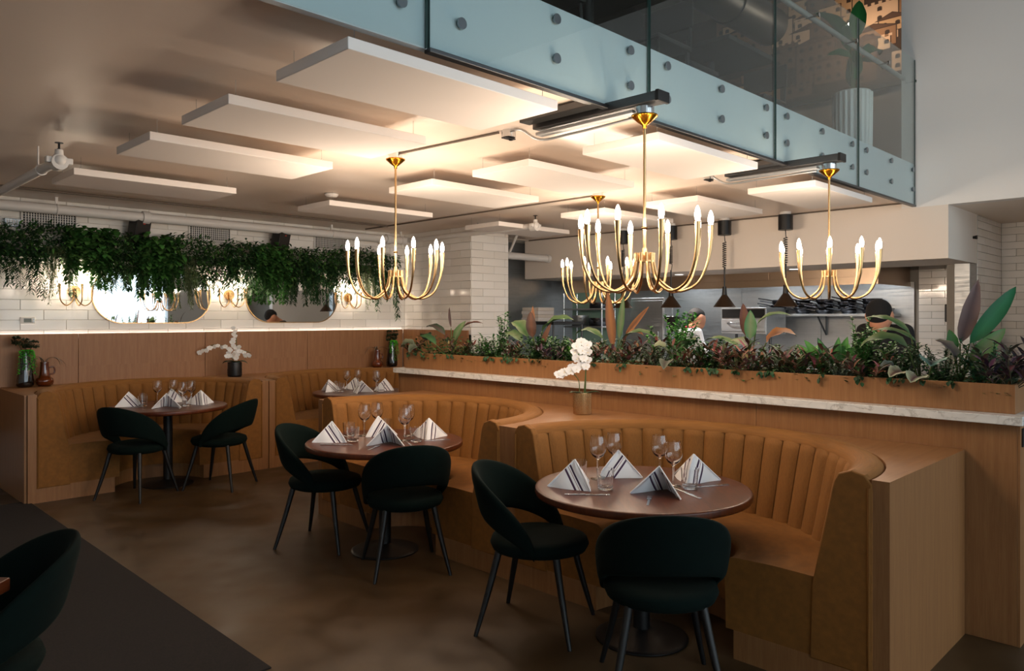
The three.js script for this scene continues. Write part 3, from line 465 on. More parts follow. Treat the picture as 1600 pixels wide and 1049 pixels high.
const pz = (px, x = PLX) => { const r = (px - 800) / 1175; return -x * (1 - r) / (1 + r); };   // where along the planter a plant of the photo stands
const fwd = V(-1, 0, 0);
function trad(px, label, size = 1, pal = 0, x = PLX - 0.1) { size *= 1.18;   // spiderwort: rosettes of striped purple leaves
  const R = rng(px * 7 + 3), f = new Foliage(), P = [[[0.09, 0.038, 0.03], [0.2, 0.095, 0.07], [0.045, 0.075, 0.03]], [[0.05, 0.022, 0.04], [0.15, 0.1, 0.12], [0.03, 0.03, 0.03]]][pal], stems = [];
  for (let k = 0; k < 9; k++) {
    const d = rdir(R, 0.3 + R() * 0.9), L = (0.07 + 0.1 * R()) * size, tipP = d.clone().multiplyScalar(L).add(V(-0.03, 0.03, 0)); stems.push(rod([0, 0, 0], tipP.toArray(), 0.0025, 0.002, 4));
    for (let s = 0; s < 9; s++) { const t = 0.35 + 0.65 * s / 8, o = tipP.clone().multiplyScalar(t), a = s * 2.4 + k, q = V(Math.cos(a), 0.35 + 0.5 * t, Math.sin(a)).lerp(d, 0.35); const col = vary(R, P[Math.floor(R() * 3)]); f.leaf(o, q, (0.05 + 0.03 * R()) * size, 0.017 * size, { curl: 0.7, col, mid: col.map((c) => c * (R() < 0.5 ? 1.7 : 0.8)), fold: 0.35 }); }
  }
  return plantThing('spiderwort', label, [x, PLY, pz(px, x)], f, stems, 'spiderworts in the planter');
}
function bush(px, label, h = 0.16, w = 0.13, col = [0.035, 0.13, 0.02], leaf = 0.022, n = 16, x = PLX, name = 'boxwood') { h *= 1.22; w *= 1.12; leaf *= 1.15; n = Math.round(n * 1.15);
  const R = rng(px * 13 + 5), f = new Foliage(), stems = [];
  for (let k = 0; k < n; k++) {
    const a = R() * 2 * PI, r = w * Math.sqrt(R()), top = V(Math.cos(a) * r, h * (0.55 + 0.45 * R()), Math.sin(a) * r), b = top.clone().multiply(V(0.25, 0, 0.25)), c = [b.toArray(), b.clone().lerp(top, 0.5).add(V(0, 0.02, 0)).toArray(), top.toArray()]; stems.push(tube(c, 0.0018, 4, 4));
    const nl = Math.round(h / leaf * 1.9) + 8;
    for (let s = 0; s < nl; s++) { const t = 0.2 + 0.8 * s / nl, o = b.clone().lerp(top, t), q = rdir(R, 0.3 + R() * 0.6); f.leaf(o, q, leaf * (0.8 + 0.6 * R()), leaf * 0.6, { col: vary(R, col.map((q) => q * 1.3), 0.45), curl: 0.4, seg: 3, peak: 0.5 }); }
  }
  return plantThing(name, label, [x, PLY - 0.01, pz(px, x)], f, stems, name + ' plants in the planter');
}
function bigLeafPlant(px, name, label, specs, x = PLX) {   // specs: [height, sideways along the planter (+ right), towards the viewer, lean angle, length, width, colour, mid colour, curl]
  const t = thing(name, label, 'plant', [x, PLY - 0.02, pz(px, x)], 0, 'large leaved plants in the planter'); t.scale.setScalar(1.12);
  for (const [h, dz, dx, lz, lx, len, wid, col, mid, curl = 0.8, wave = 0.12] of specs) {
    const b = V(-dx, h, dz), f = new Foliage(), dir = V(-lx, 1, lz);
    f.leaf(V(0, 0, 0), dir, len, wid * (curl <= 1 ? 0.78 : 1), { col, mid, curl, seg: 9, peak: 0.42, fold: 0.38, wave, up: curl <= 1 ? V(-0.75, 0.35, 0.5) : V(-0.35, 1, 0.2) });
    const g = f.geo(), l = part(t, 'leaf', g, M.leaf); l.position.copy(b);
    part(l, 'stalk', tube([[-b.x * 0.9, -b.y, -b.z * 0.9], [-b.x * 0.45, -b.y * 0.5, -b.z * 0.55], [0, 0, 0]], 0.004, 8, 6), M_stemG);
  }
  return t;
}
const GR = [0.05, 0.13, 0.04], DG = [0.02, 0.06, 0.03], PG = [0.16, 0.2, 0.1], BR = [0.13, 0.055, 0.03], OR = [0.32, 0.13, 0.04], PU = [0.07, 0.045, 0.045], BG = [0.06, 0.22, 0.03], EM = [0.012, 0.1, 0.04];
trad(648, 'small reddish spiderwort at the left end of the planter', 0.9);
bigLeafPlant(674, 'begonia', 'grey leaved begonia drooping over the left end of the planter', [[0.1, -0.05, 0.14, -0.3, 0.9, 0.15, 0.11, [0.16, 0.18, 0.12], [0.05, 0.07, 0.04], 2.3], [0.08, 0.03, 0.15, 0.2, 1.2, 0.13, 0.1, [0.14, 0.17, 0.12], [0.05, 0.06, 0.04], 2.2], [0.15, 0, 0.05, 0.4, 0.5, 0.14, 0.1, [0.12, 0.16, 0.1], [0.05, 0.07, 0.04], 1.4]]);
bigLeafPlant(705, 'calathea', 'calathea with thin dark purple leaves left of the tiled pillar', [[0.2, -0.02, 0.05, -1.0, 0.3, 0.26, 0.075, DG, PU, 1.2], [0.26, 0.0, 0, -0.15, 0.1, 0.2, 0.03, PU, PU, 0.9], [0.22, 0.1, 0, 0.9, 0.0, 0.26, 0.05, BR, PU, 1.3], [0.16, 0.1, 0.05, 0.8, 0.3, 0.2, 0.08, GR, PG, 1.0], [0.12, -0.08, 0.1, -0.6, 0.5, 0.2, 0.08, DG, GR, 1.4]]);
trad(722, 'reddish spiderwort below the tiled pillar', 1.05);
bush(752, 'pale grey leaved bush near the left end of the planter', 0.15, 0.12, [0.13, 0.17, 0.11], 0.017, 18, PLX - 0.06, 'silver_bush');
bush(772, 'bright green boxwood in front of the tiled pillar', 0.2, 0.13, [0.03, 0.14, 0.02], 0.026, 16);
bush(787, 'slender tall boxwood sprig in front of the tiled pillar', 0.42, 0.05, [0.05, 0.14, 0.04], 0.03, 5, PLX + 0.05);
trad(803, 'pale reddish spiderwort right of the slender boxwood sprig', 0.95);
bigLeafPlant(838, 'calathea', 'calathea with one upright orange leaf in front of the kitchen end wall', [[0.22, -0.03, 0, -0.05, 0.0, 0.22, 0.045, OR, BR, 0.25], [0.2, -0.04, 0.05, -0.5, 0.2, 0.22, 0.12, PG, GR, 1.3], [0.24, 0.06, 0.0, 0.9, 0.1, 0.3, 0.11, [0.1, 0.16, 0.07], GR, 1.3], [0.2, 0.02, 0.06, 0.1, 0.3, 0.2, 0.1, [0.05, 0.03, 0.025], BR, 0.8], [0.13, 0.1, 0.05, 0.5, 0.1, 0.2, 0.05, BR, BR, 0.6], [0.16, -0.1, 0.05, -0.7, 0.4, 0.2, 0.1, GR, PG, 1.5]]);
bush(838, 'tall dark leaved bush beside the orange leaved calathea', 0.22, 0.11, [0.02, 0.08, 0.025], 0.03, 12, PLX - 0.05);
bush(868, 'leafy green boxwood left of the white orchid', 0.2, 0.14, [0.035, 0.12, 0.025], 0.026, 18);
bush(893, 'lime green tuft behind the white orchid', 0.14, 0.09, [0.09, 0.26, 0.03], 0.03, 12, PLX + 0.05, 'lime_shrub');
trad(868, 'dark spiderwort at the edge left of the white orchid', 0.9, 1, PLX - 0.14);
trad(926, 'purple brown spiderwort right of the white orchid', 1.1);
bigLeafPlant(958, 'calathea', 'calathea with a long upright brown leaf below the farthest chandelier', [[0.14, 0.0, 0, -0.12, 0.0, 0.4, 0.085, BR, OR, 0.12, 0.05], [0.2, 0.05, 0, 0.12, 0, 0.3, 0.06, GR, PG, 0.2], [0.2, -0.06, 0.03, -1.2, 0.2, 0.3, 0.06, PG, GR, 1.5], [0.22, 0.1, 0, 0.8, -0.1, 0.26, 0.05, OR, BR, 0.4], [0.2, 0.1, 0.04, 1.4, 0.2, 0.32, 0.06, PG, GR, 1.5], [0.2, 0.12, 0.02, 0.5, 0.2, 0.16, 0.06, OR, BR, 2.4]]);
trad(972, 'pinkish spiderwort below the upright brown leaf', 1.1); trad(1003, 'large reddish spiderwort in the middle of the planter', 1.25);
bush(1030, 'silver grey bush right of the large reddish spiderwort', 0.15, 0.12, [0.15, 0.2, 0.15], 0.015, 20, PLX - 0.08, 'silver_bush');
bush(1050, 'tall open boxwood in front of the cook in white', 0.36, 0.16, [0.05, 0.2, 0.035], 0.03, 18);
bigLeafPlant(1068, 'begonia', 'begonia with one grey leaf hanging over the planter front', [[0.06, 0.02, 0.2, 0.5, 1.1, 0.16, 0.085, [0.13, 0.15, 0.11], [0.06, 0.05, 0.04], 1.9], [0.14, -0.04, 0.12, -0.2, 0.8, 0.1, 0.1, [0.3, 0.3, 0.2], PG, 1.4], [0.15, 0.06, 0.06, 0.4, 0.4, 0.12, 0.1, PG, GR, 1.2]]);
trad(1082, 'pink tipped spiderwort in front of the cook in white', 1.1);
bush(1108, 'dark glossy bush below the grill with the steel handle', 0.22, 0.15, [0.022, 0.085, 0.025], 0.034, 16);
trad(1143, 'tall rosy spiderwort left of the round leaved calathea', 1.35); trad(1166, 'rosy spiderwort at the planter edge under the round leaved calathea', 1.15, 0, PLX - 0.14);
bigLeafPlant(1172, 'calathea', 'calathea with a round patterned leaf and a dark brown leaf', [[0.24, -0.03, 0, -0.05, 0.0, 0.2, 0.075, [0.1, 0.04, 0.035], BR, 0.5], [0.22, 0.02, 0.04, 0.05, 0.05, 0.17, 0.09, [0.05, 0.17, 0.06], PG, 0.2], [0.3, 0.04, 0, 0.9, 0.1, 0.22, 0.05, PG, GR, 1.4], [0.14, 0.02, 0.05, -0.2, 0.4, 0.14, 0.1, PG, [0.3, 0.3, 0.18], 1.6], [0.2, 0.1, 0, 0.7, 0.0, 0.2, 0.09, OR, BR, 1.9], [0.16, -0.06, 0, -1.3, 0.1, 0.3, 0.05, PG, GR, 1.3]]);
bush(1215, 'pale green boxwood right of the round leaved calathea', 0.17, 0.15, [0.08, 0.14, 0.05], 0.022, 18);
trad(1240, 'left of two red brown spiderworts beside the light green rosette', 1.2); trad(1266, 'right of two red brown spiderworts beside the light green rosette', 1.25);
bigLeafPlant(1296, 'birds_nest_fern', 'light green rosette of broad glossy leaves', Array.from({ length: 11 }, (_, k) => { const a = k / 11 * 2 * PI + 0.3; return [0.05, 0.03 * Math.cos(a), 0.03 * Math.sin(a), Math.cos(a) * (0.5 + 0.25 * (k % 3)), Math.sin(a) * 0.7, 0.21, 0.075, [[0.07, 0.25, 0.04], [0.05, 0.18, 0.05], [0.015, 0.06, 0.04]][k % 3], [0.12, 0.32, 0.08], 0.7]; }));
bush(1315, 'silver grey bush under the light green rosette', 0.13, 0.12, [0.17, 0.22, 0.17], 0.017, 20, PLX - 0.12, 'silver_bush');
bush(1345, 'tall sprigged boxwood left of the cook in black', 0.33, 0.08, [0.04, 0.15, 0.03], 0.026, 9); bush(1362, 'rounded green boxwood in front of the cook in black', 0.26, 0.13, [0.03, 0.13, 0.02], 0.024, 20);
trad(1361, 'single pale reddish spiderwort star below the rounded boxwood', 1.0, 0, PLX - 0.14);
bush(1397, 'dense dark green boxwood right of the cook in black', 0.2, 0.16, [0.02, 0.085, 0.018], 0.022, 26);
bigLeafPlant(1440, 'calathea', 'calathea with arching stalks and a pale patterned leaf hanging down', [[0.26, -0.05, 0, -0.9, 0.1, 0.28, 0.05, PG, GR, 1.3], [0.22, -0.02, 0, -1.1, 0.2, 0.26, 0.04, PG, GR, 1.3], [0.18, -0.02, 0.12, -0.6, 0.6, 0.26, 0.095, [0.1, 0.14, 0.05], [0.04, 0.08, 0.03], 2.0]]);
bigLeafPlant(1452, 'rex_begonia', 'rex begonia with star patterned cream and dark leaves', [[0.07, -0.05, 0.19, -0.3, 1.4, 0.11, 0.09, [0.4, 0.42, 0.28], [0.08, 0.03, 0.03], 1.7], [0.05, 0.02, 0.21, 0.1, 1.3, 0.11, 0.1, [0.36, 0.42, 0.28], [0.06, 0.02, 0.03], 1.7], [0.12, 0.06, 0.17, 0.4, 1.2, 0.12, 0.12, [0.12, 0.24, 0.2], [0.01, 0.01, 0.01], 1.5], [0.09, -0.1, 0.16, -0.5, 1.0, 0.09, 0.08, [0.1, 0.14, 0.12], PU, 1.6]]);
bush(1478, 'feathery dark bush behind the rex begonia', 0.2, 0.15, [0.02, 0.07, 0.03], 0.02, 22);
bigLeafPlant(1500, 'calathea', 'tall calathea at the right end with one brown and one green sail leaf', [[0.22, 0.0, 0, 0.28, 0.0, 0.32, 0.1, [0.17, 0.11, 0.1], [0.1, 0.06, 0.06], 0.25], [0.22, 0.04, 0, 0.75, 0.0, 0.36, 0.1, EM, [0.03, 0.16, 0.07], 0.95], [0.18, -0.02, 0.03, -0.1, 0.1, 0.11, 0.07, [0.03, 0.12, 0.02], GR, 0.3], [0.14, 0.05, 0.03, 1.0, 0.3, 0.22, 0.09, [0.08, 0.2, 0.06], PG, 1.0], [0.14, 0.0, 0.06, -0.2, 0.3, 0.14, 0.08, [0.2, 0.17, 0.12], PU, 1.2]]);
bush(1545, 'blue green fern bush at the right end of the planter', 0.22, 0.13, [0.02, 0.12, 0.06], 0.02, 22);
bush(1572, 'sparse grey green bush at the far right of the planter', 0.17, 0.1, [0.07, 0.11, 0.08], 0.018, 9);
trad(1558, 'left purple spiderwort at the right end of the planter', 1.3, 1); trad(1582, 'rightmost purple spiderwort spilling over the planter corner', 1.35, 1, PLX - 0.14);
{ // low fill of dark leaves and trailing ivy, nobody could count it
  const R = rng(909), f = new Foliage();
  for (let k = 0; k < 7000; k++) { const z = PZ0 + 0.05 + R() * (PZ1 - PZ0 - 0.1), x = PX + 0.06 + R() * 0.4, y = PLY - 0.03 + R() * R() * 0.24; f.leaf(V(x, y, z), rdir(R, R() * 0.8), 0.03 + 0.03 * R(), 0.02, { col: vary(R, R() < 0.75 ? [0.028, 0.085, 0.024] : [0.06, 0.16, 0.04], 0.5), curl: 0.6 }); }
  for (let k = 0; k < 40; k++) { const z = PZ0 + 0.05 + R() * (PZ1 - PZ0 - 0.1), L = 0.02 + 0.05 * R() * R(); for (let s = 0; s < 5; s++) f.leaf(V(PX + 0.045 - 0.015 * R(), PLY + 0.045 - s / 7 * L - 0.01 * R(), z + (R() - 0.5) * 0.04), V(-0.5, -0.8, (R() - 0.5) * 1.4), 0.03, 0.022, { col: vary(R, [0.018, 0.06, 0.02], 0.5), curl: 0.5 }); }
  const m = solo('groundcover', f.geo(), M.leaf, 'low dark green groundcover and ivy filling the planter', 'groundcover'); m.userData.kind = 'stuff';
}
// hanging greenery on the tiled wall: a trough with a row of trailing plants
{
  const tr = thing('wall_trough', 'long black trough hidden in the greenery on the tiled wall', 'trough', [0, 2.2, LZ]); part(tr, 'box', [bx(0.9, 5.85, 0, 0.012, 0.02, 0.12), bx(0.9, 5.85, 0, 0.09, 0.11, 0.12), bx(0.9, 5.85, 0, 0.09, 0.02, 0.03)], M.black);
  const kinds = [
    { n: 'ruscus', g: 'bushy dark green ruscus', col: [0.02, 0.07, 0.018], len: 0.075, w: 0.024 }, { n: 'ivy', g: 'broad leaved trailing ivy', col: [0.045, 0.15, 0.03], len: 0.07, w: 0.058 }, { n: 'hoya', g: 'pale trailing hoya strands', col: [0.17, 0.22, 0.1], len: 0.035, w: 0.015 }, { n: 'smilax', g: 'loose trailing smilax', col: [0.026, 0.085, 0.028], len: 0.07, w: 0.026 }];
  const N = 15, where = ['at the left edge of the frame', 'second from the left edge', 'above the left sconce', 'right of the left sconce', 'at the left end of the first mirror', 'below the left speaker', 'over the middle of the first mirror', 'over the right half of the first mirror', 'left of the middle sconce', 'above the middle sconce', 'at the left end of the second mirror', 'below the right speaker', 'over the right half of the second mirror', 'above the right sconce', 'at the far right end'];
  const order = [0, 3, 2, 1, 0, 1, 2, 0, 3, 1, 0, 3, 0, 2, 3];
  for (let i = 0; i < N; i++) {
    const R = rng(700 + i), K = kinds[order[i]], x = 1.38 + i * 0.325, f = new Foliage(), stems = [], main = [0.02, 0.07, 0.02];
    for (let k = 0; k < 760; k++) { const o = V((R() - 0.5) * 0.44, -0.2 - 0.08 * R() + 0.4 * Math.pow(R(), 0.8), 0.1 + R() * 0.25); f.leaf(o, V((R() - 0.5) * 1.6, -0.4 + R() * 1.1, 0.4 + R()), (K.n === 'hoya' ? 0.06 : K.len) * (0.8 + 0.7 * R()), K.n === 'hoya' ? 0.022 : K.w, { col: vary(R, R() < 0.7 ? (K.n === 'hoya' ? main : K.col) : [0.08, 0.2, 0.045], 0.5), curl: 0.8 }); }
    const nt = K.n === 'hoya' ? 18 : 19;
    for (let k = 0; k < nt; k++) {
      const L = (K.n === 'hoya' ? 0.3 : 0.16) + R() * (K.n === 'ruscus' ? 0.2 : 0.3) + (i === 14 && k < 4 ? 0.3 : 0), bxo = (R() - 0.5) * (K.n === 'hoya' ? 0.16 : 0.4), zz = 0.2 + R() * 0.12, sw = (R() - 0.5) * 0.14, pts = [0, 1, 2, 3].map((s) => V(bxo + sw * s / 3 + (R() - 0.5) * 0.03, -0.05 - L * s / 3, zz + 0.02 * s)), c = new THREE.CatmullRomCurve3(pts); stems.push(new THREE.TubeGeometry(c, 8, 0.0018, 4));
      const nl = Math.round(L / (K.n === 'hoya' ? 0.012 : 0.022)); for (let s = 0; s < nl; s++) { const o = c.getPoint(s / nl); for (const sd of [-1, 1]) f.leaf(o, V(sd * (0.7 + 0.4 * R()), -0.5 - 0.4 * R(), 0.3 + (R() - 0.5)), K.len * (0.65 + 0.4 * R()), K.w * 0.85, { col: vary(R, K.col, 0.45), curl: 0.6 }); }
    }
    plantThing('hanging_' + K.n, `${K.g} on the tiled wall, ${where[i]}`, [x, 2.3 + (R() - 0.5) * 0.1, LZ], f, stems, 'hanging plants on the tiled wall');
  }
}
// ---------------------------------------------------------------- orchids and vases
function bloom(f, o, n, s, R) { const side = n.clone().cross(V(0, 1, 0)).normalize(), up = side.clone().cross(n).normalize(), W = [0.85, 0.84, 0.82]; for (let k = 0; k < 5; k++) { const a = k / 5 * 2 * PI + PI / 2, d = side.clone().multiplyScalar(Math.cos(a)).addScaledVector(up, Math.sin(a)).addScaledVector(n, 0.25); f.leaf(o, d, s * (k === 1 || k === 4 ? 1.05 : 0.9), s * (k === 1 || k === 4 ? 1.1 : 0.65), { col: W, up: n, curl: 0.5, seg: 4, peak: 0.55, fold: 0.1 }); } f.leaf(o.clone().addScaledVector(n, s * 0.1), n.clone().add(V(0, -0.5, 0)), s * 0.35, s * 0.25, { col: [0.75, 0.62, 0.3], seg: 3 }); }
{
  // white orchid in a fluted brass pot on the near ledge
  const P = [4.03, 0.934, -3.34], t = thing('potted_orchid', 'white orchid in a ribbed brass pot on the booth ledge before the planter', 'orchid', P), R = rng(31), r = 0.06, H = 0.15;
  part(t, 'pot', [lathe([[0, 0.002], [r - 0.004, 0], [r, 0.004], [r, H], [r - 0.005, H], [r - 0.006, 0.02], [0, 0.02]], 36), ...Array.from({ length: 36 }, (_, k) => { const a = k / 36 * 2 * PI; return cyl(0.004, 0.004, H - 0.006, r * Math.cos(a), 0.003, r * Math.sin(a), 6); })], M.brass); part(t, 'moss', cyl(r - 0.007, r - 0.012, 0.02, 0, H - 0.025, 0), M.soil);
  const V2 = (rr, y, d = 0) => V((rr + d) * S2, y, (rr - d) * S2);
  for (const [a, l] of [[-2.4, 0.12], [-0.4, 0.14], [0.5, 0.1], [2.5, 0.1]]) { const f = new Foliage(); f.leaf(V2(0, 0.12), V2(Math.cos(a), 0.7, Math.sin(a) * 0.6), l, 0.07, { col: [0.012, 0.05, 0.02], curl: 1.0, seg: 6, fold: 0.2 }); part(t, 'leaf', f.geo(), M.leaf); }
  part(t, 'stem', [tube([V2(0.01, 0.12), V2(0.022, 0.3), V2(0.02, 0.42), V2(-0.02, 0.5)], 0.0035), tube([V2(-0.02, 0.12), V2(-0.03, 0.24), V2(-0.09, 0.29), V2(-0.17, 0.25)], 0.003)], M_stemG); part(t, 'stake', rod(V2(0.02, 0.1).toArray(), V2(0.026, 0.44).toArray(), 0.004), M_stemG);
  const cam = V2(0, 0.1, -1).normalize(); [[-0.045, 0.47], [-0.01, 0.5], [0.03, 0.48], [-0.055, 0.43], [-0.005, 0.44], [0.035, 0.43], [-0.04, 0.385], [0.005, 0.385], [0.035, 0.375], [-0.005, 0.335], [0.02, 0.33], [-0.045, 0.31], [-0.085, 0.3], [-0.125, 0.29], [-0.15, 0.27], [-0.165, 0.275], [-0.07, 0.325]].forEach(([x, y]) => { const f = new Foliage(); bloom(f, V2(x, y, -0.01 - 0.02 * R()), cam.clone().add(V((R() - 0.5) * 0.6, (R() - 0.5) * 0.5, (R() - 0.5) * 0.6)).normalize(), 0.032 + 0.008 * R(), R); part(t, 'blossom', f.geo(), M.petal); });
}
{
  const P = [3.81, 0.934, -8.26], t = thing('potted_orchid', 'white orchid with spreading sprays in a black ringed pot by the wall', 'orchid', P), R = rng(32);
  part(t, 'pot', lathe([[0, 0], [0.07, 0], [0.075, 0.01], [0.079, 0.025], [0.075, 0.035], [0.081, 0.05], [0.076, 0.062], [0.082, 0.078], [0.077, 0.09], [0.077, 0.165], [0.07, 0.165], [0.068, 0.03], [0, 0.02]], 28), M.black);
  const V2 = (rr, y, d = 0) => V((rr + d) * S2, y, (rr - d) * S2);
  for (const [a, l] of [[3.0, 0.16], [0.1, 0.16], [-1.0, 0.1], [-2.2, 0.12]]) { const f = new Foliage(); f.leaf(V2(0, 0.15), V2(Math.cos(a), 0.6, Math.sin(a) * 0.6), l, 0.08, { col: [0.012, 0.04, 0.018], curl: 1.4, seg: 6 }); part(t, 'leaf', f.geo(), M.leaf); }
  part(t, 'stem', [tube([V2(0, 0.14), V2(0.02, 0.35), V2(0.015, 0.52)], 0.0035), tube([V2(0, 0.14), V2(-0.1, 0.33), V2(-0.25, 0.36), V2(-0.4, 0.27)], 0.003), tube([V2(0, 0.14), V2(0.08, 0.29), V2(0.18, 0.27)], 0.003)], M_stemG);
  const cam = V2(0, 0.1, -1).normalize(), spots = [[0.005, 0.55], [0.02, 0.51], [0.0, 0.48], [0.02, 0.46], [0.0, 0.42], [-0.01, 0.39]]; for (let k = 0; k < 9; k++) spots.push([-0.05 - k * 0.042, 0.34 - Math.pow(k / 8 - 0.35, 2) * 0.18 + (R() - 0.5) * 0.03]); for (let k = 0; k < 16; k++) spots.push([(R() - 0.5) * 0.14, 0.2 + R() * 0.15]); for (let k = 0; k < 6; k++) spots.push([0.07 + k * 0.022, 0.29 - k * 0.012 + (R() - 0.5) * 0.03]);
  spots.forEach(([x, y]) => { const f = new Foliage(); bloom(f, V2(x, y, -0.02 - 0.04 * R()), cam.clone().add(V((R() - 0.5) * 0.8, (R() - 0.5) * 0.5, (R() - 0.5) * 0.8)).normalize(), 0.026 + 0.01 * R(), R); part(t, 'blossom', f.geo(), M.petal); });
}
const amber = phy({ color: '#5a2407', roughness: 0.06, clearcoat: 1, clearcoatRoughness: 0.03 });
function vases(where, xs, z, s) {
  const R = rng(77 + s), a = thing('tall_vase', `glossy black fluted vase with trailing green strands ${where}`, 'vase', [xs[0], 0.934, z]);
  part(a, 'body', lathe([[0, 0.005], [0.06, 0], [0.075, 0.02], [0.077, 0.06], [0.066, 0.15], [0.05, 0.25], [0.044, 0.32], [0.046, 0.34], [0.04, 0.34], [0.038, 0.3], [0, 0.06]], 28), M.blackGloss);
  const f = new Foliage(), st = []; for (let k = 0; k < 7; k++) { const an = -PI * 0.1 + k / 6 * PI * 1.1 - PI / 4, L = 0.16 + R() * 0.14, c = new THREE.CatmullRomCurve3([V(0, 0.34, 0), V(Math.cos(an) * 0.05, 0.36, Math.sin(an) * 0.05), V(Math.cos(an) * 0.075, 0.3, Math.sin(an) * 0.075), V(Math.cos(an) * 0.085, 0.36 - L, Math.sin(an) * 0.085)]); st.push(new THREE.TubeGeometry(c, 8, 0.003, 5)); for (let q = 0; q < 60; q++) f.leaf(c.getPoint(0.15 + 0.85 * q / 60), rdir(R, -0.3), 0.028, 0.013, { col: vary(R, [0.05, 0.5, 0.02], 0.3) }); }
  part(a, 'trailing_strand', f.geo(), M.leaf); part(a, 'strand_stem', st, M_stemG);
  const g = new Foliage(), sg = []; for (let k = 0; k < 5; k++) { const c = V((R() - 0.5) * 0.15, 0.43 + (R() - 0.5) * 0.07, (R() - 0.5) * 0.15); sg.push(rod([0, 0.3, 0], c.toArray(), 0.003)); for (let q = 0; q < 130; q++) { const d = rdir(R, (R() - 0.5) * 3); g.leaf(c.clone().addScaledVector(d, 0.02 + 0.014 * R()), d.clone().add(rdir(R, 0)), 0.026, 0.016, { col: vary(R, [0.03, 0.045, 0.018], 0.4) }); } }
  part(a, 'moss_ball', g.geo(), M.leaf); part(a, 'twig', sg, M_stem);
  const b = thing('jug_vase', `glossy amber brown jug vase with grey curled leaves ${where}`, 'vase', [xs[1], 0.934, z]);
  part(b, 'body', lathe([[0, 0.003], [0.055, 0], [0.06, 0.012], [0.075, 0.02], [0.08, 0.05], [0.074, 0.075], [0.055, 0.088], [0.045, 0.11], [0.04, 0.16], [0.036, 0.22], [0.04, 0.235], [0.034, 0.235], [0.03, 0.2], [0, 0.1]], 28), amber); part(b, 'handle', tube([[0.04, 0.18, 0], [0.075, 0.185, 0], [0.088, 0.155, 0], [0.078, 0.12, 0], [0.044, 0.115, 0]], 0.008, 20), amber);
  const h = new Foliage(); for (let k = 0; k < 6; k++) { const an = k * 1.1 + s; h.leaf(V(0, 0.22, 0), V(Math.cos(an) * 0.8, 1, Math.sin(an) * 0.5), 0.26, 0.014, { col: [0.09, 0.08, 0.06], curl: 2.6, seg: 10 }); } h.leaf(V(-0.02, 0.22, 0), V(-0.35, 1, 0), 0.07, 0.03, { col: [0.03, 0.03, 0.025], curl: 0.1 }); part(b, 'curled_leaf', h.geo(), M.leaf);
}
vases('on the left booth ledge', [1.8, 1.965], -8.42, 0); vases('on the far corner ledge', [6.1, 5.86], -8.42, 4);
